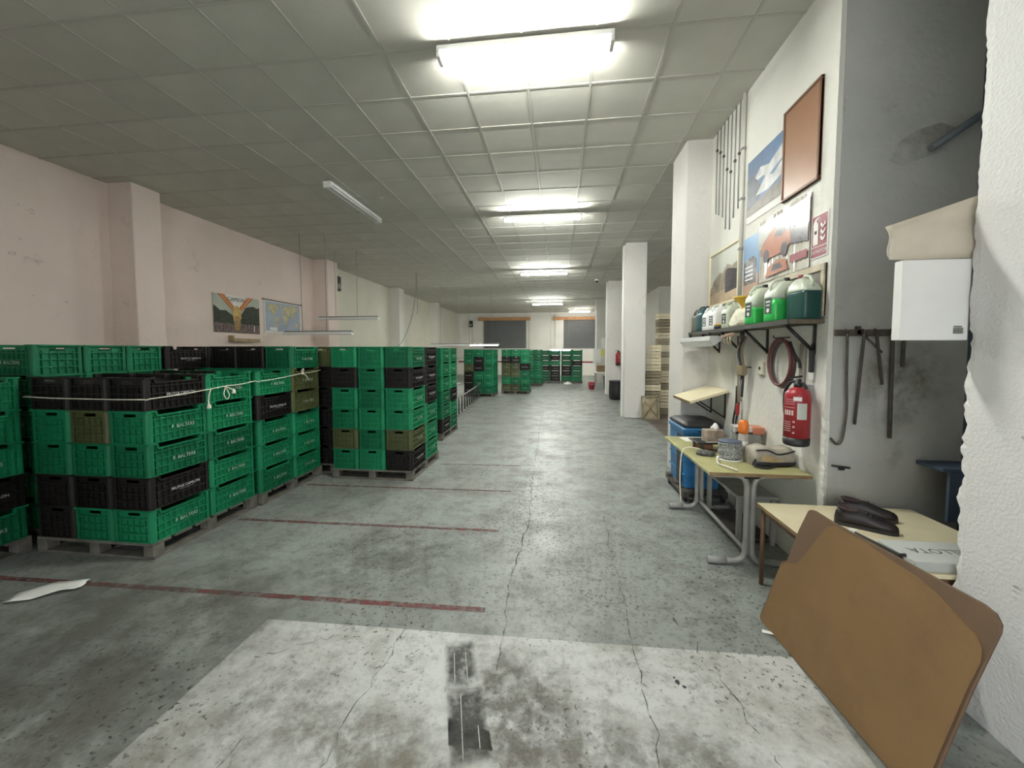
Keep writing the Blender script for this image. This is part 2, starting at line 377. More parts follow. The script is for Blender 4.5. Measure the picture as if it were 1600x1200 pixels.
stain('oil_stain', -1.3, 1.55, 0.4, 0.35, 0.4, (0.24, 0.225, 0.185), 0.4, 0.0040)
stain('dirt_falloff_patch', -0.1, 3.2, 0.9, 1.7, 0, (0.10, 0.10, 0.09), 0.36, 0.0030, scale=34, lo=0.53, hi=0.62)
stain('dirt_falloff_patch', 0.7, 3.0, 0.8, 1.5, 0, (0.10, 0.10, 0.09), 0.34, 0.0031, scale=38, lo=0.54, hi=0.63)
stain('dirt_falloff_patch', -2.6, 2.0, 1.3, 0.75, 0.1, (0.13, 0.125, 0.105), 0.6, 0.0032, scale=3, lo=0.36, hi=0.6)  # dirt, with the left floor's light falloff put into the colour
stain('dirt_falloff_patch', -2.4, 1.3, 1.0, 0.6, 0.1, (0.13, 0.12, 0.10), 0.6, 0.0033, scale=4, lo=0.36, hi=0.6)  # more of that falloff painted in, towards the near left
stain('dirt_falloff_patch', -1.35, 2.9, 0.8, 0.5, 0.2, (0.14, 0.14, 0.12), 0.5, 0.0034, scale=5, lo=0.4, hi=0.62)
stain('dirt_falloff_patch', -0.35, 4.6, 0.35, 1.5, 0, (0.12, 0.12, 0.11), 0.45, 0.0035, scale=34, lo=0.53, hi=0.63)
for x, y, s in ((0.60, 1.94, 0.018), (0.625, 1.915, 0.012), (0.59, 1.965, 0.008)):
    MB().poly([(x + s * math.cos(k) * random.uniform(.5, 1), y + s * math.sin(k) * random.uniform(.5, 1), 0.005) for k in (0, .8, 1.6, 2.4, 3.2, 4, 4.8, 5.6)]).build('floor_spot', M_black, fl)

# ceiling: grid bars, tiles one by one (the 300 that show largest), the rest as one field
ce = struct(MB().box(-7.3, 6.2, NEAR - 0.2, FAR + 0.2, CEIL + 0.03, CEIL + 0.2).build('ceiling', M_tile))
TS = 0.608
xs = [-0.32 + TS * k for k in range(-11, 11)]; ys = [3.97 - 0.608 * 2 + 0.608 * k for k in range(-9, 42)]
tile_mesh = MB().bevbox(-TS / 2 + 0.011, TS / 2 - 0.011, -TS / 2 + 0.011, TS / 2 - 0.011, 0.0, 0.02, 0.004).mesh('ceiling_tile', M_tile)
import itertools
cells = []
cyw, syw = math.cos(R(6.9)), math.sin(R(6.9))
for x, y in itertools.product(xs, ys):
    cx, cy = x + TS / 2, y + TS / 2
    if cx > 6.0 or cx < -7.0 + 0.1 or cy > FAR - 0.1 or cy < NEAR: continue
    depth = -cx * syw + cy * cyw; lat = cx * cyw + cy * syw
    vis = depth > 0.5 and abs(605 * lat / depth) < 900 and 605 * 2.6 / depth < 640
    if cx > 1.9 and cy < 5.2: vis = False
    cells.append((0 if vis else 1, depth, cx, cy))
cells.sort()
far_mb = MB()
for i, (nv, d, cx, cy) in enumerate(cells):
    if i < 300 and not nv: link_copy(tile_mesh, 'ceiling_tile', ce, (cx, cy, CEIL))
    else: far_mb.box(cx - TS / 2 + 0.011, cx + TS / 2 - 0.011, cy - TS / 2 + 0.011, cy + TS / 2 - 0.011, CEIL, CEIL + 0.02)
fo = far_mb.build('ceiling_tile_field', M_tile, ce); fo['kind'] = 'stuff'
for x in xs:
    if -7.0 < x < 6.0: MB().box(x - 0.012, x + 0.012, NEAR, FAR, CEIL - 0.006, CEIL + 0.02).build('grid_bar', M_grid, ce)
for y in ys:
    if NEAR < y < FAR: MB().box(-7.0, 6.0, y - 0.012, y + 0.012, CEIL - 0.005, CEIL + 0.021).build('grid_bar', M_grid, ce)

# walls
wl = struct(MB().box(-7.25, -7.0, NEAR, 10.7, 0, CEIL + 0.03).build('wall_left', M_pink))
struct(MB().box(-7.25, -7.0, 10.7, FAR, 0, CEIL + 0.03).build('wall_left_far', mat('cream_whitewash', (0.76, 0.73, 0.63), 0.85, var=0.07, vscale=1.0, bump=0.3, bscale=20, dirt=(0.55, 0.52, 0.44), dscale=2.0, dlo=0.6, dhi=0.8)))
for y0, y1, dz in ((5.36, 5.80, 0), (10.45, 10.95, 0), (15.45, 15.95, 0), (20.4, 20.9, 0)):
    struct(MB().bevbox(-7.02, -6.56, y0, y1, 0, CEIL + 0.03, 0.012).build('pilaster', M_pink if y0 < 12 else M_wall))
def jagged(name, m, foot, corner, amp, zfun, z1=CEIL + 0.03, dz=0.022):
    n = int(z1 / dz); secs = []
    rx = ry = 0.0
    for k in range(n + 1):
        z = z1 * k / n; a = amp * zfun(z)
        rx = rx * 0.55 + random.uniform(0, 1) * 0.45; ry = ry * 0.55 + random.uniform(0, 1) * 0.45
        pts = []
        for i, (x, y) in enumerate(foot):
            if i == corner: pts.append((x + a * rx, y + a * (ry - 0.5) * 2, z))
            else: pts.append((x, y, z))
        secs.append(pts)
    return struct(MB().loft(secs).build(name, m))
# near block of the right wall with its broken corner, then the wall with the posters (solid behind)
wn = jagged('wall_right_near', M_rough, [(1.87, 2.03), (1.87, 1.995), (1.87, NEAR), (4.4, NEAR), (4.4, 2.03), (1.91, 2.03)][::-1], 5, 0.022, lambda z: 1.0 if z < 1.75 else 0.45)
wp = jagged('wall_right', M_wall, [(1.87, 5.30), (1.87, 3.0), (1.87, 2.97), (1.905, 2.97), (1.95, 2.97), (1.95, 5.30)][::-1], 3, 0.02, lambda z: 1.0 if z < 1.2 else 0.12)
struct(MB().box(1.95, 4.4, 2.97, 5.60, 0, CEIL + 0.03).build('wall_niche', M_greywall))
struct(MB().box(1.905, 1.95, 2.962, 2.97, 0, CEIL + 0.03).build('wall_niche_edge', M_greywall))
struct(MB().box(2.74, 2.84, 2.03, 2.97, 0, CEIL + 0.03).build('wall_niche_shade', M_blue_dark))  # added dark wall, the passage's deep shade put into its colour
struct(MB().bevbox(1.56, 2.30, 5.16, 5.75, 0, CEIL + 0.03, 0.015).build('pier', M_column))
struct(MB().box(6.0, 6.2, 5.3, 16.6, 0, CEIL + 0.03).build('wall_bay_right', M_wall))
struct(MB().box(4.0, 6.2, 16.4, 16.6, 0, CEIL + 0.03).build('wall_bay_end', M_wall))
struct(MB().box(4.0, 4.2, 16.6, FAR, 0, CEIL + 0.03).build('wall_far_right', M_wall))
# gate wall behind the camera: open gateway as wide as the apron
struct(MB().box(-7.25, -1.83, NEAR - 0.2, NEAR, 0, CEIL + 0.03).build('wall_gate_left', M_wall))
struct(MB().box(1.28, 4.4, NEAR - 0.2, NEAR, 0, CEIL + 0.03).build('wall_gate_right', M_wall))
struct(MB().box(-1.83, 1.28, NEAR - 0.2, NEAR, 3.3, CEIL + 0.03).build('wall_gate_lintel', M_wall))
# far wall with two rolled-down shutters
wf = struct(MB().box(-7.25, 4.2, FAR, FAR + 0.2, 0, CEIL + 0.03).build('wall_far', M_wall))
MB().box(-2.0, -1.2, FAR - 0.12, FAR, 0, CEIL).build('wall_rib', M_wall, wf)
MB().box(-0.25, 0.30, FAR - 0.1, FAR, 0, CEIL).build('wall_rib', M_wall, wf)
MB().box(-7.0, 4.0, FAR - 0.03, FAR, 0.86, 0.96).build('red_stripe', M_signred, wf)
for i, (x0, x1) in enumerate(((-5.15, -2.27), (-0.02, 2.75))):
    mb = MB(); z = 1.85
    while z < 3.72: mb.box(x0, x1, FAR - 0.07, FAR - 0.02, z, z + 0.085); z += 0.095
    d = struct(mb.build('door_%d' % (i + 1), M_shutter))
    MB().box(x0 - 0.4, x1 + 0.35, FAR - 0.2, FAR, 3.74, 3.95).build('shutter_box', M_orangewood, d)
    for xx in (x0 - 0.05, x1): MB().box(xx, xx + 0.05, FAR - 0.09, FAR, 1.85, 3.74).build('guide_rail', M_grey, d)
# columns down the right side
for x0, x1, y0, y1 in ((1.60, 2.10, 9.75, 10.35), (1.80, 2.32, 14.9, 15.5), (1.86, 2.36, 19.9, 20.5)):
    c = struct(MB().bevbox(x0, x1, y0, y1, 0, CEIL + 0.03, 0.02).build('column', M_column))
    MB().box(x0 - 0.028, x0 + 0.002, y0 + 0.25, y0 + 0.31, 0.0, CEIL).build('conduit', M_white, c)
# stains and scuffs
def wallmark(x, y0, z0, y1, z1, m, parent, n=9):
    cy, cz, ry, rz = (y0 + y1) / 2, (z0 + z1) / 2, (y1 - y0) / 2, (z1 - z0) / 2
    pts = [(x, cy + ry * math.cos(2 * PI * k / n) * random.uniform(.6, 1), cz + rz * math.sin(2 * PI * k / n) * random.uniform(.6, 1)) for k in range(n)]
    MB().poly(pts).build('scuff', m, parent)
for a in ((4.28, 3.52, 4.36, 3.58), (4.42, 3.48, 4.52, 3.56), (4.2, 2.88, 4.30, 2.96), (4.33, 2.86, 4.42, 2.92), (4.44, 2.84, 4.58, 2.90), (4.3, 3.1, 4.36, 3.18), (4.4, 2.35, 4.45, 2.42), (4.75, 2.33, 4.8, 2.38), (5.15, 3.2, 5.2, 3.4)):
    wallmark(-6.997, *a, M_scuff, wl)
for a in ((1.72, 1.28, 1.80, 1.36), (1.64, 1.30, 1.70, 1.38), (1.75, 0.62, 1.79, 0.74), (1.6, 0.58, 1.64, 0.66), (1.78, 2.80, 1.82, 2.84)):
    wallmark(1.867, *a, M_scuff, wn)
nw = bpy.data.objects['wall_niche']
MB().poly([(2.20, 2.966, 2.94), (2.26, 2.966, 3.06), (2.36, 2.966, 3.13), (2.50, 2.966, 3.17), (2.62, 2.966, 3.12), (2.55, 2.966, 2.99), (2.42, 2.966, 2.95), (2.28, 2.966, 2.90)]).build('damp_patch', M_stain, nw)
MB().poly([(1.96, 2.966, 1.05), (2.72, 2.966, 1.05), (2.72, 2.966, 1.85), (1.96, 2.966, 1.85)]).build('damp_patch', decal('damp_cloud', (0.22, 0.20, 0.15), 5, 0.35, 0.65, 0.9, 0.6, (1, 1, 1), ((2.34, 2.966, 1.45), (0.38, 1, 0.40), 0, False)), nw)

# ================================================================== CRATES
CL, CW, CH = 0.525, 0.355, 0.264
PLH = 0.13
def crate_meshes():
    b = MB(); hl, hw = CL / 2, CW / 2; t = 0.008; ins = 0.018
    b.box(-hw + 0.02, hw - 0.02, -hl + 0.02, hl - 0.02, 0.004, 0.016)
    for s in (-1, 1):
        xo = s * (hw - ins); xi = s * (hw - ins - t); x0, x1 = min(xo, xi), max(xo, xi)
        b.box(x0, x1, -hl + 0.02, hl - 0.02, 0.0, 0.222)
        for q in (-1, 1): b.box(x0, x1, min(q * 0.18, q * (hl - .02)), max(q * 0.18, q * (hl - .02)), 0.222, 0.258)
        # ribs on the long side
        xo2 = s * (hw - 0.001); X0, X1 = min(xo, xo2), max(xo, xo2)
        for z in (0.0, 0.066, 0.128, 0.188): b.box(X0, X1, -hl + 0.03, hl - 0.03, z, z + 0.009)
        xm = s * (hw - 0.004); X2, X3 = min(xo, xm), max(xo, xm)
        for k in range(9):
            y = -0.20 + 0.05 * k; b.box(X2, X3, y - 0.004, y + 0.004, 0.006, 0.218)
        yo = s * (hl - ins); yi = s * (hl - ins - t); y0, y1 = min(yo, yi), max(yo, yi)
        b.box(-hw + 0.02, hw - 0.02, y0, y1, 0.0, 0.212)
        b.box(-hw + 0.02, -0.055, y0, y1, 0.212, 0.258); b.box(0.055, hw - 0.02, y0, y1, 0.212, 0.258); b.box(-0.055, 0.055, y0, y1, 0.238, 0.258)
        yo2 = s * (hl - 0.001); Y0, Y1 = min(yo, yo2), max(yo, yo2)
        for z in (0.0, 0.066, 0.128, 0.188): b.box(-hw + 0.03, hw - 0.03, Y0, Y1, z, z + 0.009)
        ym = s * (hl - 0.004); Y2, Y3 = min(yo, ym), max(yo, ym)
        for k in range(5):
            x = -0.11 + 0.055 * k; b.box(x - 0.004, x + 0.004, Y2, Y3, 0.006, 0.205)
    # rounded corner posts
    for sx in (-1, 1):
        for sy in (-1, 1):
            r = 0.03; pts = []
            for k in range(5):
                a = R(90 * k / 4); pts.append((sx * (hw - r + r * math.cos(a)), sy * (hl - r + r * math.sin(a))))
            pts += [(sx * (hw - 0.042), sy * hl), (sx * (hw - 0.042), sy * (hl - 0.012)), (sx * (hw - 0.022), sy * (hl - 0.022)), (sx * (hw - 0.012), sy * (hl - 0.042)), (sx * hw, sy * (hl - 0.042))]
            if sx * sy < 0: pts.reverse()
            b.prism(pts, 0.0, 0.258)
    rim = MB()
    for s in (-1, 1):
        x0, x1 = min(s * hw, s * (hw - 0.02)), max(s * hw, s * (hw - 0.02))
        for q in (-1, 1): rim.box(x0, x1, min(q * 0.185, q * hl), max(q * 0.185, q * hl), 0.250, 0.2635)
        rim.box(x0, x1, -0.185, 0.185, 0.214, 0.226)
        for q in (-1, 1): rim.box(x0, x1, q * 0.185 - 0.006, q * 0.185 + 0.006, 0.226, 0.250)
        y0, y1 = min(s * hl, s * (hl - 0.02)), max(s * hl, s * (hl - 0.02))
        rim.box(-hw + 0.02, hw - 0.02, y0, y1, 0.250, 0.2635)
    return b, rim
cb, cr = crate_meshes()
CM = {}
for k, m in (('G', M_green), ('O', M_olive), ('K', M_blackcrate)):
    CM[k] = (cb.mesh('plastic_crate', m), cr.mesh('rim', m))
def logo_mesh(lines, m, end=False):
    mb = MB()
    for txt, size, z, y in lines:
        vs, fs = text_geo(txt, size)
        if end: mb.add([(x, -CL / 2 - 0.0012, z + v) for x, v in vs], fs)
        else: mb.add([(CW / 2 + 0.0012, y + x, z + v) for x, v in vs], fs)
    return mb.mesh('logo', m)
LG = {'G': logo_mesh([('F. BALTERS', 0.042, 0.108, 0.03)], M_print_g), 'O': logo_mesh([('F. BALTERS', 0.042, 0.108, 0.03)], M_print_g),
      'K': logo_mesh([('FRUTOS CAMILON', 0.030, 0.118, 0.03), ('-------------------', 0.020, 0.098, 0.03)], M_print_w)}
LE = {'G': logo_mesh([('F. BALTERS', 0.034, 0.110, 0)], M_print_g, True), 'O': logo_mesh([('F. BALTERS', 0.034, 0.110, 0)], M_print_g, True),
      'K': logo_mesh([('FRUTOS CAMILON', 0.026, 0.118, 0)], M_print_w, True)}
CNAME = {'G': 'green', 'O': 'olive', 'K': 'black'}
def crate(k, loc, rz, label, end_logo=False):
    o = bpy.data.objects.new('plastic_crate', CM[k][0]); COL.objects.link(o)
    o.location = loc; o.rotation_euler = (0, 0, rz); tag(o, label, 'crate', 'stackable plastic fruit crates')
    link_copy(CM[k][1], 'rim', o)
    link_copy(LE[k] if end_logo else LG[k], 'logo', o)
    return o
# pallets: deck boards, blocks, runners as parts that share meshes
PW, PL = 1.09, 1.068
deck_me = MB().bevbox(-PW / 2, PW / 2, -0.075, 0.075, 0, 0.022, 0.003).mesh('deck_board', M_pallet)
block_me = MB().bevbox(-0.045, 0.045, -0.045, 0.045, 0, 0.085, 0.003).mesh('block', M_pallet)
run_me = MB().bevbox(-0.045, 0.045, -PL / 2, PL / 2, 0, 0.02, 0.003).mesh('runner', M_pallet)
cross_me = MB().bevbox(-PW / 2, PW / 2, -0.045, 0.045, 0, 0.02, 0.003).mesh('cross_board', M_pallet)
def pallet(x0, y0, label, rz=0):
    p = thing('pallet', label, 'pallet', (x0 + PW / 2, y0 + PL / 2, 0), rz, 'pallets under the crate stacks')
    for x in (-PW / 2 + 0.045, 0, PW / 2 - 0.045):
        link_copy(run_me, 'runner', p, (x, 0, 0))
        for y in (-PL / 2 + 0.045, 0, PL / 2 - 0.045): link_copy(block_me, 'block', p, (x, y, 0.02))
    for y in (-PL / 2 + 0.045, PL / 2 - 0.045): link_copy(cross_me, 'cross_board', p, (0, y, 0.0001))
    for k in range(6): link_copy(deck_me, 'deck_board', p, (0, -PL / 2 + 0.075 + k * (PL - 0.15) / 5, 0.105))
LEV = ['bottom', 'second', 'third', 'fourth', 'fifth', 'sixth']
CPX, CPY = 0.3625, 0.5335
def stack(x0, y0, where, plabel, cols, rot=False, end_logo=False):
    """cols: {(i,j): (colours bottom to top, words for the column)}; i counts left to right, j front to back"""
    pallet(x0, y0, plabel)
    for (i, j), (colours, words) in cols.items():
        for l, k in enumerate(colours):
            jx, jy = random.uniform(-0.002, 0.002), random.uniform(-0.0015, 0.0015)
            if rot: x, y, rz = x0 + 0.01 + CPY * (i + 0.5), y0 + CPX * (j + 0.5), -PI / 2 if not end_logo else -PI / 2
            else: x, y, rz = x0 + CPX * (i + 0.5), y0 + CPY * (j + 0.5), 0
            lev = 'top' if l == len(colours) - 1 else LEV[l]
            crate(k, (x + jx, y + jy, PLH - 0.003 + l * (CH + 0.0008)), rz + random.uniform(-0.004, 0.004), f'{CNAME[k]} crate, {lev} level, {words} column of {where}', end_logo)
stack(-5.44, 1.58, 'stack at far left edge', 'pallet under the crate stack at the far left edge', {
    (2, 0): ('GKGGG', 'near right'), (2, 1): ('GKGGG', 'rear right'), (1, 1): ('GKGGG', 'rear middle')})
stack(-4.275, 2.63, 'nearest roped stack', 'nearest pallet, under the roped stack with black top crates', {
    (0, 0): ('KKGGK', 'front left'), (1, 0): ('GKGOK', 'front middle'), (2, 0): ('GKGGK', 'front right'),
    (0, 1): ('GGGGK', 'rear left'), (1, 1): ('GGGGK', 'rear middle'), (2, 1): ('GGGGG', 'rear right')})
stack(-4.24, 3.72, 'second roped stack', 'second pallet along the aisle, under the other roped stack', {
    (0, 0): ('GGGKG', 'front left'), (1, 0): ('GGGKG', 'front middle'), (2, 0): ('GGGKG', 'front right'),
    (0, 1): ('GGGGGK', 'rear left'), (1, 1): ('GGGGGK', 'rear middle'), (2, 1): ('GGGOOG', 'rear right')})
stack(-5.47, 2.75, 'tall stack behind the nearest roped stack', 'pallet hidden behind the nearest roped stack by the pink wall', {
    (1, 0): ('GGGGGG', 'near right'), (1, 1): ('GGGGGG', 'middle right'), (1, 2): ('GGGGGG', 'far right'), (0, 0): ('GGGGGG', 'near left')}, rot=True)
stack(-5.47, 3.86, 'tall stack behind second roped stack', 'pallet hidden behind the second roped stack by the pink wall', {
    (2, 0): ('GGGGGK', 'near right'), (2, 1): ('GGGGGK', 'rear right')})
stack(-2.93, 4.67, 'tall stack beside the red floor lines', 'pallet of the tall stack beside the third red floor line', {
    (0, 0): ('GOGGKG', 'front left'), (1, 0): ('GGGGGG', 'front middle'), (2, 0): ('KOGGKG', 'front right'), (2, 1): ('GGGKKK', 'rear right')})
stack(-4.08, 4.86, 'dark stack in the gap', 'pallet under the dark stack in the gap behind the roped stacks', {
    (1, 0): ('KKKKKO', 'front middle'), (2, 0): ('KKKKKO', 'front right')})
stack(-3.21, 6.88, 'stack just before the ladder', 'pallet under the stack just before the lying ladder', {
    (2, 0): ('KGGGGG', 'near right'), (2, 1): ('GGKGGG', 'far right')})
stack(-3.42, 13.7, 'far stack behind the ladder', 'far pallet behind the lying ladder', {
    (0, 0): ('KKKOGG', 'left'), (1, 0): ('GGGKKG', 'middle'), (2, 0): ('GGGGGG', 'right'), (2, 1): ('GGGGGG', 'rear right')}, end_logo=True)
stack(-2.2, 14.75, 'far olive-striped stack', 'far pallet under the stack with olive crates right of the ladder', {
    (0, 0): ('OGOOKG', 'left'), (1, 0): ('OGOOKG', 'middle'), (2, 0): ('GGGKGG', 'right')}, end_logo=True)
stack(-1.85, 18.2, 'far green stack', 'far pallet between the olive-striped stack and the last row', {
    (0, 0): ('GGGGGG', 'left'), (1, 0): ('GGGGGG', 'middle'), (2, 0): ('GGGGGG', 'right')}, end_logo=True)
stack(-1.0, 19.9, 'left pallet in the last row', 'left pallet of the last row before the shutters', {
    (0, 0): ('GGKGGG', 'left'), (1, 0): ('KKKGKG', 'right')}, rot=True)
stack(0.11, 19.9, 'right pallet in the last row', 'right pallet of the last row before the shutters', {
    (0, 0): ('GKKGGG', 'left'), (1, 0): ('GGGKGG', 'right')}, rot=True)

# ropes round the two roped stacks
def wave(pts, n=6, sag=0.0, jit=0.002):
    out = []
    for a, b in zip(pts, pts[1:]):
        for k in range(n):
            t = k / n; p = Vector(a).lerp(Vector(b), t); p.z -= sag * 4 * t * (1 - t); p += Vector((random.uniform(-jit, jit),) * 3); out.append(tuple(p))
    out.append(tuple(pts[-1])); return out
def hang(pts):   # smooth curve through points (catmull-rom)
    P = [Vector(p) for p in pts]; out = []
    for i in range(len(P) - 1):
        p0, p1, p2, p3 = P[max(i - 1, 0)], P[i], P[i + 1], P[min(i + 2, len(P) - 1)]
        for k in range(7):
            t = k / 7; out.append(tuple(0.5 * ((2 * p1) + (p2 - p0) * t + (2 * p0 - 5 * p1 + 4 * p2 - p3) * t * t + (3 * p1 - p0 - 3 * p2 + p3) * t ** 3)))
    out.append(tuple(P[-1])); return out
rp = thing('rope', 'cream rope tied around the nearest crate stack with a bow and knotted ends', 'rope', (-3.17, 2.6, 1.30))
def rel(pts, o): return [(x - o[0], y - o[1], z - o[2]) for x, y, z in pts]
o1 = (-3.17, 2.6, 1.30)
MB().tube(rel(wave([(-4.29, 3.6, 1.31), (-4.292, 2.615, 1.29), (-3.185, 2.612, 1.285), (-3.168, 2.64, 1.285), (-3.168, 3.35, 1.325), (-3.168, 3.71, 1.345)], 8, 0.006), o1), 0.0048, 6).build('loop', M_rope, rp)
MB().tube(rel(hang([(-3.162, 3.18, 1.31), (-3.15, 3.15, 1.28), (-3.148, 3.135, 1.23), (-3.15, 3.135, 1.17)]), o1), 0.005, 6).build('tail', M_rope, rp)
MB().tube(rel(hang([(-3.162, 3.33, 1.32), (-3.15, 3.37, 1.30), (-3.148, 3.41, 1.275)]), o1), 0.005, 6).build('tail', M_rope, rp)
MB().tube(rel(hang([(-3.16, 3.33, 1.315), (-3.15, 3.30, 1.25), (-3.148, 3.33, 1.20), (-3.15, 3.36, 1.235), (-3.158, 3.335, 1.31)]), o1), 0.0045, 6).build('bow', M_rope, rp)
for y, z in ((3.135, 1.155), (3.41, 1.262)):
    MB().lathe([(0.004, 0.03), (0.012, 0.02), (0.017, -0.004), (0.018, -0.016), (0.004, -0.018)], 8, rel([(-3.148, y, z)], o1)[0]).build('tassel', M_rope, rp)
MB().lathe([(0.002, -0.014), (0.013, -0.006), (0.013, 0.006), (0.002, 0.014)], 8, rel([(-3.158, 3.33, 1.318)], o1)[0]).build('knot', M_rope, rp)
o2 = (-3.13, 3.8, 1.35)
rp2 = thing('rope', 'cream rope tied around the second stack, knotted on an olive crate', 'rope', o2)
MB().tube(rel(wave([(-3.6, 3.712, 1.335), (-3.145, 3.712, 1.34), (-3.13, 3.73, 1.34), (-3.13, 4.40, 1.385), (-3.13, 4.78, 1.41)], 8, 0.006), o2), 0.0045, 6).build('loop', M_rope, rp2)
MB().tube(rel(hang([(-3.122, 4.40, 1.39), (-3.115, 4.46, 1.35), (-3.115, 4.50, 1.30)]), o2), 0.005, 6).build('tail', M_rope, rp2)
MB().tube(rel(hang([(-3.122, 4.40, 1.385), (-3.112, 4.37, 1.42), (-3.112, 4.41, 1.44), (-3.118, 4.41, 1.39)]), o2), 0.005, 6).build('bow', M_rope, rp2)
MB().lathe([(0.002, -0.02), (0.016, -0.008), (0.016, 0.008), (0.002, 0.02)], 8, rel([(-3.12, 4.40, 1.388)], o2)[0]).build('knot', M_rope, rp2)

# ================================================================== LAMPS
def lamp(x0, x1, y, z, label, tube_mat, rods=(), name='ceiling_lamp', group=None, along='x', reflector=False):
    L = x1 - x0; t = thing(name, label, 'lamp', ((x0 + x1) / 2, y, z), 0 if along == 'x' else PI / 2, group)
    h = L / 2
    if reflector:
        sec = lambda x: [(x, -0.10, -0.035), (x, -0.05, 0.02), (x, 0.05, 0.02), (x, 0.10, -0.035), (x, 0.095, -0.035), (x, 0.045, 0.014), (x, -0.045, 0.014), (x, -0.095, -0.035)]
        MB().loft([sec(-h), sec(h)]).build('reflector', M_white, t)
        MB().box(-h + 0.02, h - 0.02, -0.03, 0.03, 0.02, 0.05).build('housing', M_grey, t)
        zt, off = -0.022, (-0.035, 0.035)
    else:
        MB().bevbox(-h, h, -0.07, 0.07, 0.0, 0.05, 0.006).build('housing', M_white, t)
        zt, off = -0.022, (-0.045, 0.045)
    for q in off:
        MB().lathe([(0.013, -h + 0.035), (0.013, h - 0.035)], 10, (0, q, zt), axis='x').build('tube', tube_mat, t)
    for s in (-1, 1):
        MB().bevbox(s * (h - 0.017) - 0.017, s * (h - 0.017) + 0.017, -0.065, 0.065, -0.045, 0.004, 0.004).build('end_cap', M_white, t)
    for rx, top, dx in rods:
        MB().tube([(rx, 0, 0.045), (rx + dx, 0, top - z)], 0.006, 6).build('suspension_cable', M_grey, t)
    return t
lamp(-1.05, 0.43, 3.38, 4.195, 'lit double fluorescent lamp nearest the camera, largest and brightest', M_tube_on, [(-0.5, CEIL, 0), (0.5, CEIL, 0)])
lamp(-1.07, 0.41, 7.42, 4.15, 'second lit fluorescent lamp along the aisle', M_tube_on, [(-0.64, CEIL, 0), (0, CEIL, 0), (0.62, CEIL, 0)])
lamp(-1.24, 0.26, 12.5, 4.12, 'third lit fluorescent lamp along the aisle', M_tube_on, [(-0.62, CEIL, 0), (0, CEIL, 0), (0.6, CEIL, 0)])
lamp(-1.36, 0.18, 19.9, 4.04, 'fourth and farthest lit fluorescent lamp along the aisle', M_tube_on, [(-0.7, CEIL, 0), (0, CEIL, 0), (0.6, CEIL, 0)])
lamp(-3.52 - 0.85, -3.52 + 0.85, 6.5, 4.195, 'unlit fluorescent lamp on the ceiling above the left stacks', M_tube_off, along='y')
lamp(-6.15, -4.52, 8.1, 2.06, 'unlit hanging lamp in front of the world map', M_tube_off, [(-0.38, CEIL, -0.02), (0.2, CEIL, 0.0)], 'hanging_lamp', reflector=True)
lamp(-6.34, -4.66, 9.65, 2.52, 'unlit hanging lamp above the other one, nearer the speaker', M_tube_off, [(-0.35, CEIL, 0.0), (0.25, CEIL, 0.0)], 'hanging_lamp', reflector=True)
lamp(-5.1, -3.5, 15.0, 1.90, 'white hanging lamp over the far crates, nearer of two', M_tube_off, [(-0.4, CEIL, 0.02), (0.4, CEIL, -0.05)], 'hanging_lamp', reflector=True)
lamp(-4.3, -2.65, 17.0, 1.93, 'lit hanging lamp low behind the far stacks', M_tube_far, [(-0.5, CEIL, 0), (0.5, CEIL, 0)], 'hanging_lamp')
lamp(-0.62, 0.70, 22.0, 1.72, 'lit hanging lamp low in front of the shutters, behind the last row', M_tube_far, [(-0.5, CEIL, 0), (0.5, CEIL, 0)], 'hanging_lamp')
lamp(0.6, 1.9, 24.5, 4.1, 'small white lamp near the right shutter', M_tube_far, [(-0.4, CEIL, 0), (0.4, CEIL, 0)])  # unlit fitting; its glow is added to brighten the far wall
# loose hanging cables
for nm, pts, lb in (('hanging_cable', [(-4.75, 12.6, CEIL), (-4.78, 12.6, 3.5), (-4.95, 12.6, 2.7), (-5.25, 12.6, 2.0), (-5.5, 12.6, 1.78)], 'loose curved cable hanging from the ceiling by the third pilaster'),
                    ('hanging_cable', [(-4.74, 12.65, CEIL), (-4.74, 12.65, 2.9)], 'short straight cable end beside the loose curved cable')):
    o = MB().tube(hang(pts), 0.009, 6).build(nm, M_grey); tag(o, lb, 'cable')

# ================================================================== LEFT WALL
# CAMION poster
t = thing('poster', 'poster reading CAMION with red and orange stripes on the pink wall', 'poster', (-6.99, 7.75, 2.05))
MB().box(-0.008, 0.006, -0.61, 0.61, 0, 0.80).build('sheet', mat('poster_sky', (0.46, 0.50, 0.42), 0.6, var=0.12, vscale=3), t)
cv = Canvas(t, (0.006, -0.61, 0), (0, 1, 0), (1, 0, 0))
md = mat('poster_trees', (0.045, 0.055, 0.035), 0.7, var=0.5, vscale=16)
cv.poly('tree_line', md, [(0, 0.12), (0.5, 0.12), (0.5, 0.35), (0.42, 0.40), (0.3, 0.47), (0.16, 0.46), (0.06, 0.53), (0, 0.56)])
cv.poly('tree_line', md, [(0.66, 0.12), (1.22, 0.12), (1.22, 0.62), (1.16, 0.58), (1.05, 0.62), (0.92, 0.60), (0.82, 0.57), (0.74, 0.45), (0.66, 0.38)])
cv.rect('crowd', mat('poster_crowd', (0.18, 0.13, 0.12), 0.7, var=0.7, vscale=22), 0, 0, 1.22, 0.2)
mo = mat('poster_red', (0.55, 0.10, 0.03), 0.6); my = mat('poster_orange', (0.75, 0.36, 0.08), 0.6); mk = mat('poster_ink', (0.03, 0.03, 0.03), 0.6)
cv.poly('banner', M_paper, [(0.12, 0.80), (0.98, 0.80), (0.66, 0.52), (0.48, 0.50)])
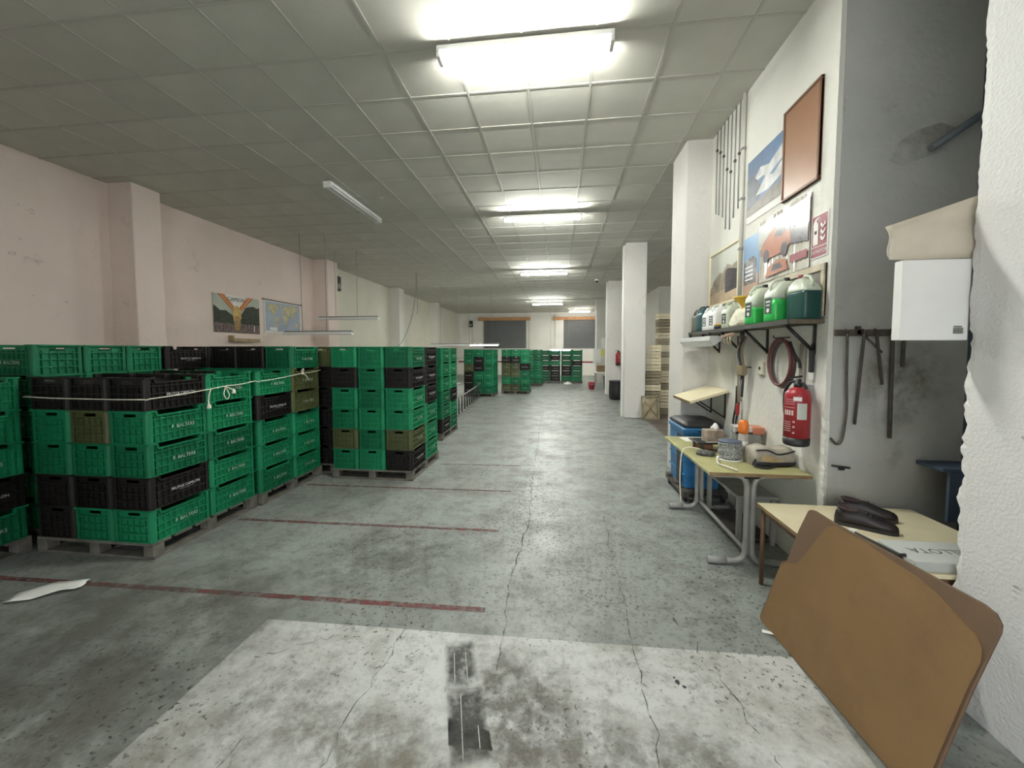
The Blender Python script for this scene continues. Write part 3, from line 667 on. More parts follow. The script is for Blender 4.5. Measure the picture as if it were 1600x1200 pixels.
for i, (a, m) in enumerate(((0.10, mo), (0.14, my), (0.19, mo), (0.24, my))):
    cv.poly('stripe', m, [(a, 0.80), (a + 0.04, 0.80), (0.535 + i * 0.012, 0.45 + i * .02), (0.505 + i * 0.012, 0.45 + i * .02)])
    cv.poly('stripe', m, [(1.0 - a + .10, 0.80), (1.04 - a + .10, 0.80), (0.66 - i * 0.01, 0.45 + i * .02), (0.63 - i * 0.01, 0.45 + i * .02)])
cv.text('lettering', mk, 'CAMION', 0.118, 0.575, 0.715)
cv.blob('plume', mat('poster_gold', (0.62, 0.44, 0.14), 0.6, var=0.4, vscale=12), 0.58, 0.40, 0.12, 0.17, 16, 0.18)
cv.blob('plume', mat('poster_gold_dark', (0.40, 0.25, 0.09), 0.6, var=0.4, vscale=12), 0.58, 0.2, 0.08, 0.17, 14, 0.2)
cv.rect('figure', M_paper, 1.04, 0.04, 1.06, 0.18)
# world map hung from a rod
t = thing('wall_map', 'faded blue and yellow world map hanging from a rod on the pink wall', 'map', (-6.985, 9.17, 2.10))
MB().box(-0.006, 0.0, -0.65, 0.65, 0.0, 0.78).build('sheet', M_paper, t)
cv = Canvas(t, (0.0, -0.65, 0), (0, 1, 0), (1, 0, 0))
cv.rect('sea', mat('map_sea', (0.40, 0.46, 0.55), 0.7, var=0.12, vscale=4), 0.03, 0.05, 1.27, 0.76)
ml = mat('map_land', (0.58, 0.53, 0.33), 0.7, var=0.3, vscale=9)
for pts in ([(0.10, 0.68), (0.2, 0.72), (0.42, 0.70), (0.48, 0.60), (0.40, 0.55), (0.36, 0.48), (0.30, 0.44), (0.34, 0.40), (0.28, 0.43), (0.22, 0.50), (0.16, 0.56)],
            [(0.36, 0.40), (0.44, 0.40), (0.50, 0.34), (0.46, 0.26), (0.42, 0.20), (0.40, 0.11), (0.37, 0.12), (0.36, 0.24), (0.33, 0.34)],
            [(0.60, 0.48), (0.68, 0.50), (0.76, 0.47), (0.82, 0.40), (0.78, 0.34), (0.76, 0.24), (0.70, 0.18), (0.67, 0.28), (0.66, 0.36), (0.58, 0.40)],
            [(0.60, 0.52), (0.62, 0.62), (0.70, 0.70), (0.86, 0.72), (1.05, 0.72), (1.22, 0.70), (1.20, 0.62), (1.10, 0.58), (1.08, 0.50), (1.00, 0.44), (0.98, 0.38), (0.94, 0.44), (0.90, 0.40), (0.86, 0.46), (0.78, 0.50), (0.68, 0.53)],
            [(1.04, 0.26), (1.12, 0.30), (1.20, 0.26), (1.18, 0.18), (1.08, 0.16)], [(0.48, 0.70), (0.54, 0.74), (0.58, 0.71), (0.53, 0.63)]):
    cv.poly('continent', ml, pts)
cv.rect('legend', M_paper, 0.16, 0.06, 0.42, 0.14)
MB().tube([(0.005, -0.69, 0.80), (0.005, 0.70, 0.79)], 0.010, 6).build('rod', M_rust, t)
for y in (-0.69, 0.70): MB().lathe([(0.004, -0.02), (0.02, 0), (0.004, 0.02)], 8, (0.005, y, 0.80), axis='y').build('knob', M_rust, t)
# wooden ledge under the poster
t = thing('wall_ledge', 'short wooden ledge on the pink wall below the CAMION poster', 'shelf', (-6.95, 7.85, 1.86))
MB().bevbox(-0.05, 0.10, -0.36, 0.36, 0.0, 0.07, 0.004).build('board', M_wood, t)
MB().box(-0.05, 0.08, -0.36, -0.33, 0.07, 0.13).build('end_piece', M_wood, t)
# loudspeakers
def speaker(loc, label, rz):
    t = thing('loudspeaker', label, 'speaker', loc, rz)
    MB().bevbox(-0.12, 0.12, -0.11, 0.11, -0.22, 0.22, 0.015).build('cabinet', M_black, t)
    MB().lathe([(0.085, -0.005), (0.085, 0.004), (0.06, -0.002), (0.02, 0.003)], 16, (0, -0.113, -0.08), axis='y').build('cone', M_grey, t)
    MB().box(-0.02, 0.02, 0.1, 0.2, -0.03, 0.03).build('bracket', M_blackmetal, t)
    MB().tube([(0.05, 0.11, -0.2), (0.06, 0.13, -0.8), (0.05, 0.13, -1.5)], 0.01, 6).build('cable', M_grey, t)
speaker((-6.8, 11.25, 3.72), 'small black loudspeaker on the left wall past the second pilaster', PI / 2)
speaker((-6.05, 26.38, 3.52), 'small black loudspeaker on the far wall left of the shutters', 0)

# ================================================================== LADDER on the floor beside the crates
t = thing('ladder', 'grey metal ladder lying on its side before the far crate stacks', 'ladder', (-2.5, 9.35, 0))
A, B = Vector((-0.0, 0.05, 0)), Vector((-0.30, 4.3, 0))
for z in (0.02, 0.46): MB().tube([A + Vector((0, 0, z + .015)), B + Vector((0, 0, z + .015))], 0.02, 8).build('rail', M_steel, t)
for k in range(10):
    p = A.lerp(B, (k + 0.3) / 10); MB().tube([p + Vector((0, 0, 0.03)), p + Vector((0, 0, 0.475))], 0.016, 6).build('rung', M_black, t)
# metal rack frame beside the far stacks
t = thing('metal_rack', 'thin metal rack frame standing beside the far crates', 'rack', (-3.9, 12.2, 0))
for x, y in ((0, 0), (0.45, 0), (0, 0.6), (0.45, 0.6)): MB().box(x - 0.015, x + 0.015, y - 0.015, y + 0.015, 0, 1.5).build('upright', M_tablesteel, t)
for z in (0.55, 1.40):
    MB().box(-0.02, 0.70, -0.03, 0.63, z, z + 0.03).build('shelf', M_tablesteel, t)
# paper on floor
mb = MB(); g = []
for i in range(9):
    for j in range(5):
        u, v = i / 8, j / 4; w = 0.055 + 0.05 * math.sin(PI * min(1, u * 1.3))
        g.append((-3.62 + 0.30 * u + 0.02 * math.sin(v * 5), 2.10 + 0.17 * u + (v - 0.5) * w * 2, 0.007 + 0.012 * abs(math.sin(6 * u + 3 * v)) + 0.008 * abs(math.sin(9 * v + 2 * u))))
mb.add(g, [(i * 5 + j, (i + 1) * 5 + j, (i + 1) * 5 + j + 1, i * 5 + j + 1) for i in range(8) for j in range(4)], True)
o = mb.build('crumpled_paper', M_paper); md_ = o.modifiers.new('thickness', 'SOLIDIFY'); md_.thickness = 0.002
tag(o, 'crumpled white paper lying on the floor before the nearest stack', 'paper')
o = MB().poly([(1.20, 2.36, 0.004), (1.26, 2.34, 0.010), (1.255, 2.37, 0.004), (1.21, 2.385, 0.006)]).build('paper_scrap', M_paper)
o.modifiers.new('thickness', 'SOLIDIFY').thickness = 0.002
tag(o, 'tiny white paper scrap on the floor at the cardboard corner', 'paper')

# ================================================================== POSTER WALL (faces -x at 1.87)
WX = 1.87
def wallthing(name, label, cat, y0, y1, z0): return thing(name, label, cat, (WX, y1, z0))
def wcanvas(t, d): return Canvas(t, (-d, 0, 0), (0, -1, 0), (-1, 0, 0))
# brown board
t = wallthing('wall_board', 'large brown framed board high on the wall above the posters', 'board', 3.11, 3.58, 2.90)
MB().box(-0.018, -0.002, -0.47, 0, 0, 0.73).build('panel', mat('brown_board', (0.30, 0.155, 0.085), 0.38, var=0.12, vscale=2), t)
mf = mat('brown_frame', (0.16, 0.075, 0.04), 0.5)
for b in ((-0.47, 0, 0, 0.022), (-0.47, 0, 0.708, 0.73), (-0.47, -0.45, 0.022, 0.708), (-0.02, 0, 0.022, 0.708)):
    MB().bevbox(-0.026, -0.002, b[0], b[1], b[2], b[3], 0.003).build('frame_rail', mf, t)
# mountain poster
t = wallthing('poster', 'mountain poster with blue sky and curling white lower edge', 'poster', 3.60, 4.22, 2.92)
MB().box(-0.006, -0.001, -0.62, 0, 0, 0.60).build('sheet', M_paper, t); cv = wcanvas(t, 0.006)
cv.rect('sky', mat('poster_bluesky', (0.10, 0.17, 0.30), 0.5, var=0.4, vscale=3), 0.0, 0.07, 0.62, 0.60)
mcl = mat('poster_cloud', (0.55, 0.56, 0.55), 0.5, var=0.4, vscale=9); mrk = mat('poster_rock', (0.05, 0.06, 0.08), 0.5, var=0.6, vscale=10)
cv.poly('cloud', mcl, [(0.1, 0.36), (0.25, 0.46), (0.4, 0.42), (0.62, 0.50), (0.62, 0.38), (0.4, 0.32), (0.3, 0.36)])
cv.poly('rock', mrk, [(0, 0.12), (0, 0.42), (0.08, 0.46), (0.2, 0.36), (0.3, 0.24), (0.2, 0.14)])
cv.poly('snow_slope', mcl, [(0.18, 0.22), (0.35, 0.34), (0.48, 0.30), (0.62, 0.36), (0.62, 0.24), (0.4, 0.2)])
cv.poly('ground', mat('poster_earth', (0.14, 0.12, 0.09), 0.5, var=0.5, vscale=9), [(0, 0.07), (0.62, 0.07), (0.62, 0.2), (0.3, 0.17), (0, 0.13)])
# fire extinguisher sign
t = wallthing('sign', 'dark red EXTINTOR sign above the wall extinguisher', 'sign', 3.0, 3.185, 2.335)
MB().box(-0.006, -0.001, -0.185, 0, 0, 0.315).build('plate', M_paper, t); cv = wcanvas(t, 0.006)
cv.rect('red_field', M_signred, 0.010, 0.085, 0.175, 0.305); cv.rect('red_field', M_signred, 0.010, 0.010, 0.175, 0.078)
cv.text('lettering', M_paper, 'EXTINTOR', 0.036, 0.0925, 0.044)
cv.poly('extinguisher_symbol', M_paper, [(0.028, 0.098), (0.082, 0.098), (0.082, 0.235), (0.070, 0.258), (0.060, 0.262), (0.060, 0.275), (0.092, 0.285), (0.092, 0.292), (0.050, 0.285), (0.030, 0.262), (0.022, 0.235), (0.030, 0.24), (0.040, 0.258), (0.028, 0.235)])
cv.rect('gauge', mk, 0.040, 0.175, 0.068, 0.20)
for v in (0.115, 0.16, 0.205): cv.poly('flame_symbol', M_paper, [(0.108, v + 0.028), (0.120, v + 0.004), (0.140, v), (0.160, v + 0.020), (0.158, v + 0.045), (0.148, v + 0.024), (0.132, v + 0.018), (0.120, v + 0.040)])
# orange car poster (glossy, crinkled plastic)
t = wallthing('poster', 'glossy crinkled poster of an orange car', 'poster', 3.19, 3.94, 2.29)
mb = MB(); N = 30; vs = []
for i in range(N + 1):
    x = -0.004 - 0.008 * abs(math.sin(i * 1.7)) - 0.004 * random.random()
    vs += [(x, -0.75 * i / N, 0), (x - 0.003, -0.75 * i / N, 0.56)]
mb.add(vs, [(2 * i, 2 * i + 2, 2 * i + 3, 2 * i + 1) for i in range(N)])
mb.build('sheet', mat('poster_gloss', (0.60, 0.57, 0.50), 0.16, var=0.3, vscale=5), t); cv = wcanvas(t, 0.019)
mcar = mat('poster_carorange', (0.40, 0.15, 0.085), 0.25, var=0.2, vscale=6); mglass = mat('poster_dark', (0.06, 0.05, 0.06), 0.25, var=0.4, vscale=8)
cv.poly('backdrop', mat('poster_greygreen', (0.33, 0.34, 0.30), 0.3, var=0.4, vscale=9), [(0.0, 0.30), (0.75, 0.33), (0.75, 0.53), (0.0, 0.52)])
cv.poly('dark_shape', mglass, [(0.48, 0.24), (0.74, 0.20), (0.74, 0.40), (0.66, 0.48), (0.54, 0.46)])
cv.poly('car', mcar, [(0.06, 0.24), (0.08, 0.34), (0.18, 0.40), (0.28, 0.46), (0.40, 0.47), (0.50, 0.40), (0.52, 0.26), (0.46, 0.20), (0.2, 0.19)])
cv.poly('windscreen', mglass, [(0.28, 0.36), (0.32, 0.43), (0.42, 0.43), (0.47, 0.37), (0.38, 0.34)])
for u in (0.15, 0.43): cv.blob('wheel', mglass, u, 0.22, 0.05, 0.06, 14)
cv.poly('car', mcar, [(0.14, 0.03), (0.2, 0.12), (0.34, 0.15), (0.46, 0.13), (0.5, 0.04)])
cv.poly('windscreen', mglass, [(0.24, 0.07), (0.28, 0.12), (0.38, 0.12), (0.42, 0.07)])
cv.rect('red_band', M_signred, 0.52, 0.08, 0.74, 0.14)
# truck poster
t = wallthing('poster', 'narrow truck poster with bright blue sky beside the orange car poster', 'poster', 3.95, 4.25, 2.20)
MB().box(-0.006, -0.001, -0.30, 0, 0, 0.58).build('sheet', mat('poster_blue', (0.12, 0.27, 0.48), 0.4, var=0.15, vscale=3), t); cv = wcanvas(t, 0.006)
cv.rect('ground', mat('poster_tan', (0.42, 0.27, 0.18), 0.5, var=0.2, vscale=5), 0, 0, 0.30, 0.2)
cv.poly('truck', mglass, [(0.02, 0.12), (0.02, 0.34), (0.06, 0.37), (0.2, 0.38), (0.26, 0.34), (0.26, 0.12)])
for v in (0.16, 0.2, 0.24, 0.28): cv.rect('grille_bar', M_tube_off, 0.04, v, 0.2, v + 0.012)
# framed desert picture
t = wallthing('framed_picture', 'wood-framed pale desert truck picture at the far end of the wall', 'picture', 4.27, 5.13, 2.19)
MB().box(-0.012, -0.001, -0.80, 0, 0, 0.64).build('picture', mat('pic_sky', (0.52, 0.53, 0.47), 0.45, var=0.12, vscale=3), t); cv = wcanvas(t, 0.012)
cv.poly('sand', mat('pic_sand', (0.45, 0.34, 0.22), 0.5, var=0.25, vscale=5), [(0, 0), (0.8, 0), (0.8, 0.26), (0.5, 0.22), (0, 0.24)])
cv.poly('hills', mat('pic_hills', (0.26, 0.22, 0.16), 0.5, var=0.5, vscale=10), [(0.02, 0.14), (0.12, 0.3), (0.3, 0.38), (0.38, 0.36), (0.5, 0.44), (0.62, 0.40), (0.78, 0.43), (0.78, 0.13), (0.4, 0.17)])
cv.poly('truck', mglass, [(0.46, 0.12), (0.46, 0.36), (0.52, 0.39), (0.76, 0.34), (0.76, 0.14)])
for b in ((-0.80, 0, 0, 0.025), (-0.80, 0, 0.615, 0.64), (-0.80, -0.775, 0.025, 0.615), (-0.025, 0, 0.025, 0.615)):
    MB().bevbox(-0.026, -0.001, b[0], b[1], b[2], b[3], 0.003).build('frame_rail', M_beige, t)
# framed picture behind the jugs
t = wallthing('framed_picture', 'pale wood frame with dark print standing behind the green jugs', 'picture', 2.98, 3.62, 1.907)
MB().box(-0.012, -0.001, -0.62, 0, 0, 0.375).build('picture', mat('pic_dark', (0.18, 0.16, 0.14), 0.3, var=0.6, vscale=7), t)
for b in ((-0.62, 0, 0, 0.03), (-0.62, 0, 0.325, 0.375), (-0.62, -0.585, 0.03, 0.325), (-0.03, 0, 0.03, 0.325)):
    MB().bevbox(-0.024, -0.001, b[0], b[1], b[2], b[3], 0.003).build('frame_rail', mat('pale_frame', (0.50, 0.44, 0.32), 0.6, var=0.3, vscale=12), t)
# conduit and dark cables up the corner
t = wallthing('conduit', 'white vertical conduit running down the wall beside the cables', 'pipe', 4.26, 4.3, 2.3)
MB().tube([(-0.02, 0, -0.1), (-0.02, 0, CEIL - 2.3)], 0.018, 8).build('pipe', mat('conduit_white', (0.62, 0.61, 0.55), 0.5), t)
for z in (0.4, 0.9, 1.4): MB().box(-0.042, 0, -0.024, 0.024, z, z + 0.02).build('clip', M_grey, t)
words_ = ['first', 'second', 'third', 'fourth', 'fifth', 'sixth', 'seventh']
for k in range(7):
    y = 4.42 + 0.098 * k; zb = (3.16, 3.1, 3.0, 3.04, 3.2, 3.26, 3.3)[k]
    t = wallthing('wall_cable', f'{words_[k]} dark vertical cable left of the white conduit', 'cable', y, y, zb); t['group'] = 'dark cables up the wall corner'
    MB().tube([(-0.008, 0.012 * (k % 2), 0), (-0.010, 0.006, 0.3), (-0.010, 0, CEIL - zb)], 0.0065, 6).build('wire', M_grey, t)
    MB().box(-0.02, 0.0, -0.012, 0.012, 0.55 + 0.03 * k, 0.575 + 0.03 * k).build('clip', M_rust, t)

# ---- long shelf
SZ = 1.89
t = thing('wall_shelf', 'long dark wooden wall shelf carrying jugs and bottles', 'shelf', (WX, 3.0, SZ - 0.035))
MB().bevbox(-0.24, -0.003, 0.0, 2.14, 0.0, 0.032, 0.003).build('board', mat('shelf_wood', (0.15, 0.125, 0.085), 0.75, var=0.3, vscale=9), t)
MB().box(-0.248, -0.24, 0.0, 2.14, -0.004, 0.034).build('edge_strip', mat('shelf_edge', (0.035, 0.032, 0.028), 0.6), t)
for y in (0.10, 0.75, 1.25, 1.80):
    br = MB().box(-0.22, -0.003, y - 0.015, y + 0.015, -0.008, 0.0).build('bracket', M_blackmetal, t)
    MB().box(-0.011, -0.003, y - 0.015, y + 0.015, -0.22, -0.008).build('upright', M_blackmetal, br)
    MB().tube([(-0.20, y, -0.008), (-0.010, y, -0.2)], 0.012, 6).build('brace', M_blackmetal, br)
# ---- jugs
def jug(loc, label, liquid, level, rz=0, s=1.0, cap=None, labelled=True, shell=M_clear, lab=None):
    t = thing('jug', label, 'jug', loc, rz, 'jugs and bottles on the shelf')
    W, D = 0.20 * s, 0.135 * s
    prof = [(0, 0.90), (0.012, 1.0), (0.06, 1.0), (0.12, 1.0), (0.185, 1.0), (0.215, 0.97), (0.25, 0.80), (0.285, 0.52), (0.30, 0.36)]
    def sec(z, k): return rrect(W * k, D * min(1, k * 1.12), 0.028 * s * max(k, 0.5), z * s, 3, cx=0 if z < 0.2 else (1 - k) * 0.035 * s)
    lo = [p for p in prof if p[0] <= level]; hi = [p for p in prof if p[0] >= level]
    if lo[-1][0] < level: lo.append((level, 1.0))
    if hi[0][0] > level: hi.insert(0, (level, 1.0))
    if liquid and len(lo) > 1: MB().loft([sec(*p) for p in lo], smooth=True).build('liquid', liquid, t)
    else: hi = prof
    MB().loft([sec(*p) for p in hi], smooth=True).build('shell', shell, t)
    MB().tube([(-0.075 * s, 0, 0.215 * s), (-0.085 * s, 0, 0.265 * s), (-0.055 * s, 0, 0.305 * s), (-0.01 * s, 0, 0.315 * s), (0.02 * s, 0, 0.298 * s)], 0.011 * s, 8).build('handle', shell, t)
    MB().lathe([(0.019 * s, 0.296 * s), (0.021 * s, 0.30 * s), (0.021 * s, 0.325 * s), (0.017 * s, 0.328 * s)], 12, (0.032 * s, 0, 0)).build('cap', cap or M_black, t)
    if labelled:
        lm = lab or mat('jug_label', (0.04, 0.06, 0.05), 0.5)
        # label on the end that faces the hall
        MB().quad((-0.10 * s - 0.0015, 0.04 * s, 0.06 * s), (-0.10 * s - 0.0015, -0.04 * s, 0.06 * s), (-0.10 * s - 0.0015, -0.04 * s, 0.18 * s), (-0.10 * s - 0.0015, 0.04 * s, 0.18 * s)).build('paper_label', lm, t)
        for z0, z1, y0 in ((0.145, 0.155, 0.025), (0.12, 0.128, 0.02)):
            MB().quad((-0.10 * s - 0.002, y0 * s, z0 * s), (-0.10 * s - 0.002, -y0 * s, z0 * s), (-0.10 * s - 0.002, -y0 * s, z1 * s), (-0.10 * s - 0.002, y0 * s, z1 * s)).build('label_line', M_paper, t)
        MB().poly([(-0.10 * s - 0.002, (0.016 * math.cos(a)) * s, (0.085 + 0.016 * math.sin(a)) * s) for a in [-2 * PI * k / 10 for k in range(10)]]).build('label_mark', M_paper, t)
    return t
S0 = SZ - 0.002
jug((1.77, 3.085, S0), 'jug of dark green liquid at the near end of the shelf', M_liqd, 0.20, PI * 0.5 + 0.1, 1.0, M_signred, False)
jug((1.735, 3.30, S0), 'taller-looking jug of bright green liquid beside the dark green jug', M_liqg, 0.165, 0.12, 1.05)
jug((1.735, 3.62, S0), 'jug of bright green liquid beside the cream rag', M_liqg, 0.135, 0.12, 1.05)
jug((1.74, 4.20, S0), 'milky jug behind the cream rag', None, 0, 0.2, 0.82, M_clear, True)
jug((1.73, 4.50, S0), 'white labelled jug left of the milky jug', None, 0, 0.2, 0.85, M_white, True, M_white, mat('jug_label_grey', (0.12, 0.13, 0.15), 0.5))
jug((1.72, 4.68, S0), 'white labelled jug beside the dark teal canister', None, 0, 0.2, 0.82, M_white, True, M_white, mat('jug_label_grey', (0.12, 0.13, 0.15), 0.5))
jug((1.72, 4.87, S0), 'dark teal canister near the far end of the shelf', None, 0, 0.2, 0.92, M_black, False, mat('teal_plastic', (0.02, 0.07, 0.08), 0.4, var=0.2, vscale=6))
jug((1.72, 5.03, S0), 'brown-grey canister at the very far end of the shelf', None, 0, 0.2, 0.86, M_black, False, mat('brown_plastic', (0.12, 0.11, 0.075), 0.5, var=0.2, vscale=6))
# rag heap with yellow funnel
mb = MB(); secs = []
for k, (z, q) in enumerate(((0, 1.0), (0.03, 1.06), (0.07, 1.0), (0.11, 0.86), (0.14, 0.66), (0.155, 0.3))):
    secs.append([(0.085 * q * math.cos(a) * (1 + 0.14 * math.sin(3 * a + k)), 0.12 * q * math.sin(a) * (1 + 0.14 * math.cos(4 * a + 1.3 * k)), z + 0.008 * math.sin(5 * a + k)) for a in [2 * PI * i / 20 for i in range(20)]])
o = mb.loft(secs, smooth=True).build('rag_heap', M_cloth, None, (1.735, 3.93, S0)); o.scale = (1.15, 1.15, 1.1); tag(o, 'crumpled cream rag on the shelf under the yellow funnel', 'rag')
t = thing('funnel', 'amber yellow plastic funnel on top of the cream rag', 'funnel', (1.735, 3.94, S0 + 0.185))
MB().lathe([(0.018, 0.005), (0.03, 0.03), (0.085, 0.085), (0.09, 0.10), (0.082, 0.098), (0.028, 0.034)], 20).build('cone', M_yellow, t)
MB().lathe([(0.010, -0.02), (0.018, 0.01)], 12).build('spout', M_yellow, t)
t = thing('tape_roll', 'yellow and black tape roll lying before the white jug', 'tape', (1.675, 4.33, S0))
MB().lathe([(0.03, 0), (0.05, 0), (0.05, 0.04), (0.03, 0.04)], 18).build('roll', M_black, t); MB().lathe([(0.045, 0.04), (0.052, 0.042), (0.045, 0.055), (0.01, 0.058)], 18).build('disc', M_yellow, t)

# ---- white shelf below
t = thing('batten_lamp', 'white unlit batten lamp fixed under the far end of the long shelf', 'lamp', (1.60, 4.25, 1.74), R(4))
sec = lambda y: [(-0.045, y, 0.075), (-0.050, y, 0.028), (-0.010, y, -0.03), (0.075, y, 0.03), (0.075, y, 0.075)]
MB().loft([sec(0.0), sec(0.80)][::-1]).build('housing', mat('batten_grey_white', (0.55, 0.55, 0.53), 0.5), t)
MB().quad((-0.0515, 0.0, 0.026), (-0.0515, 0.80, 0.026), (-0.0115, 0.80, -0.032), (-0.0115, 0.0, -0.032)).build('diffuser', mat('diffuser_white', (0.90, 0.90, 0.87), 0.35), t)
for y in (0.15, 0.65): MB().box(0.0, 0.03, y - 0.01, y + 0.01, 0.075, 0.115).build('hanger', M_blackmetal, t)
# ---- sloping beige board on brackets
t = thing('sloping_board', 'sloping beige board on thin black brackets above the blue bin', 'shelf', (WX, 4.5, 1.22))
rot = Matrix.Rotation(R(-18), 3, 'Y')
bd = MB().box(-0.44, -0.01, 0.0, 0.62, -0.014, 0.014, rot=rot).build('board', M_beige, t)
MB().box(-0.445, -0.438, 0.0, 0.62, -0.015, 0.015, rot=rot).build('edge_band', M_woodedge, bd)
for y in (0.1, 0.5):
    br = MB().box(-0.012, -0.002, y - 0.012, y + 0.012, -0.32, -0.02).build('bracket', M_blackmetal, t)
    MB().tube([(-0.30, y, -0.12), (-0.01, y, -0.31)], 0.008, 6).build('brace', M_blackmetal, br)
# ---- hose coil, straps
t = thing('hose_coil', 'coiled red brown hose hanging under the shelf', 'hose', (WX - 0.06, 3.42, 1.55))
for k in range(4):
    pts = [((-0.012 * k + 0.02), (0.155 + 0.006 * (k % 2)) * math.cos(a), 0.19 * math.sin(a) + 0.03 * (1 - math.cos(a * 1.0)) * 0 + 0.006 * k) for a in [2 * PI * i / 28 for i in range(28)]]
    MB().tube(pts, 0.011, 8, closed=True).build('loop', M_hose if k % 2 else mat('grey_hose', (0.09, 0.075, 0.07), 0.5), t)
MB().tube(hang([(0.02, -0.08, 0.18), (0.01, -0.15, 0.10), (0.03, -0.19, 0.02), (0.03, -0.2, -0.02)]), 0.011, 8).build('loose_end', M_black, t)
MB().tube([(0.06, 0, 0.22), (-0.06, 0, 0.215), (-0.065, 0, 0.235)], 0.006, 6).build('hook', M_rust, t)
t = thing('strap_bundle', 'bundle of grey and brown straps hanging under the shelf', 'straps', (WX - 0.10, 4.02, 1.30))
for k in range(7):
    a = random.uniform(-0.05, 0.05); zb = random.uniform(-0.15, 0.25)
    pts = hang([(0.01 * k - 0.03, a * 0.4, 0.50), (0.02 * math.sin(k), a + 0.03, 0.35), (0.015 * math.cos(2 * k), a * 0.8, 0.18), (0.02 * math.sin(3 * k), a * 0.5, zb)])
    MB().tube(pts, 0.011, 6).build('strap', (M_rust, M_grey, mat('khaki_strap', (0.22, 0.18, 0.11), 0.8), M_black)[k % 4], t)
MB().tube([(0.0, 0.0, 0.47), (0.0, 0.0, 0.558)], 0.02, 8).build('hook', M_rust, t)
MB().tube([(0.0, 0.02, 0.20), (0.098, 0.02, 0.20)], 0.008, 6).build('wall_peg', M_rust, t)
MB().bevbox(-0.03, 0.03, -0.06, 0.05, 0.12, 0.22, 0.01).build('pouch', mat('khaki_strap', (0.22, 0.18, 0.11), 0.8), t)
t = thing('cable_ties', 'pair of black cable loops with a red handle hanging below the straps', 'cable', (WX - 0.05, 4.22, 0.80))
MB().tube(hang([(0, 0, 0.5), (0.01, 0.03, 0.3), (0, 0.06, 0.12), (0.01, 0.05, -0.02)]), 0.010, 6).build('loop', M_black, t)
MB().tube(hang([(0.0, -0.01, 0.5), (0.01, -0.03, 0.3), (0, 0.0, 0.1), (0.01, -0.04, -0.05)]), 0.010, 6).build('loop', M_black, t)
MB().bevbox(-0.015, 0.015, -0.05, -0.015, 0.2, 0.32, 0.006).build('red_handle', M_red, t)
t = thing('pink_handle', 'pink wooden coat hanger hooked on the shelf edge above the straps', 'hanger', (WX - 0.25, 3.98, 1.80))
MB().tube([(0, -0.10, 0.02), (0, 0.12, 0.0)], 0.016, 8).build('bar', mat('pink_wood', (0.42, 0.27, 0.20), 0.7, var=0.2, vscale=9), t)
for y in (-0.06, 0.0, 0.07): MB().tube(hang([(0, y, 0.005), (0, y + 0.01, -0.04), (0.02, y + 0.03, -0.07)]), 0.007, 6).build('peg', M_palewood, t)
# ---- socket
t = thing('wall_socket', 'small cream wall socket beside the strap bundle', 'socket', (WX, 3.82, 1.50))
MB().bevbox(-0.03, -0.001, -0.045, 0.045, -0.06, 0.06, 0.006).build('plate', mat('socket_cream', (0.66, 0.63, 0.52), 0.5), t)
MB().lathe([(0.016, -0.032), (0.016, -0.029)], 12, (0, 0, 0), axis='x').build('outlet', M_black, t)
# ---- fire extinguisher on the wall
def extinguisher(loc, label, rz, s=1.0, hose=True):
    t = thing('fire_extinguisher', label, 'fire extinguisher', loc, rz)
    MB().lathe([(0.06, 0.0), (0.074, 0.006), (0.0775, 0.02), (0.0775, 0.06)], 28).build('base_skirt', M_black, t)
    MB().lathe([(0.0765, 0.06), (0.0765, 0.335), (0.072, 0.365), (0.055, 0.388), (0.030, 0.40), (0.026, 0.405)], 28).build('cylinder', M_red, t)
    hd = MB().lathe([(0.026, 0.403), (0.026, 0.43), (0.018, 0.435), (0.018, 0.46)], 14).build('valve_head', M_blackmetal, t)
    MB().box(-0.012, 0.012, -0.105, 0.015, 0.462, 0.474, rot=Matrix.Rotation(R(-10), 3, 'X')).build('lever', M_blackmetal, hd)
    MB().tube([(0, 0.0, 0.438), (0, -0.05, 0.43), (0, -0.075, 0.40)], 0.010, 6).build('carry_handle', M_blackmetal, hd)
    if hose: MB().tube(hang([(0, 0.02, 0.44), (0, 0.07, 0.43), (0, 0.118, 0.36), (0, 0.118, 0.24), (0, 0.096, 0.12), (0, 0.088, 0.03)]), 0.011, 8).build('hose', M_black, t)
    # printed labels wrap the front (local -x)
    def patch(a0, a1, z0, z1, m, nm, rr=0.0772):
        n = 6; vs = []
        for i in range(n + 1):
            a = R(a0 + (a1 - a0) * i / n); vs += [(rr * math.cos(a), rr * math.sin(a), z0), (rr * math.cos(a), rr * math.sin(a), z1)]
        MB().add(vs, [(2 * i, 2 * i + 2, 2 * i + 3, 2 * i + 1) for i in range(n)], True).build(nm, m, t)
    mpk = mat('print_pink', (0.55, 0.30, 0.30), 0.5)
    patch(232, 275, 0.19, 0.30, mat('paper_greyed', (0.55, 0.57, 0.52), 0.7), 'inspection_card', 0.0776)
    patch(215, 250, 0.315, 0.342, M_paper, 'sticker', 0.0776)
    for z in (0.32, 0.305, 0.29, 0.265): patch(175, 222, z, z + 0.005, mpk, 'print_line')
    for a in (172, 184, 196, 208): patch(a, a + 8, 0.215, 0.25, mat('print_pale', (0.70, 0.55, 0.53), 0.5), 'print_letter')
    for z in (0.165, 0.15, 0.135, 0.12, 0.105): patch(168, 206, z, z + 0.006, mpk, 'print_line')
    for z in (0.165, 0.13, 0.09): patch(214, 224, z, z + 0.014, mpk, 'pictogram')
    MB().box(0.07, 0.095, -0.02, 0.02, 0.30, 0.42).build('wall_bracket', M_grey, t)
    t.scale = (s, s, s); return t
extinguisher((1.765, 3.10, 0.955), 'large red fire extinguisher on the wall beside the table', 0.15, 1.08)
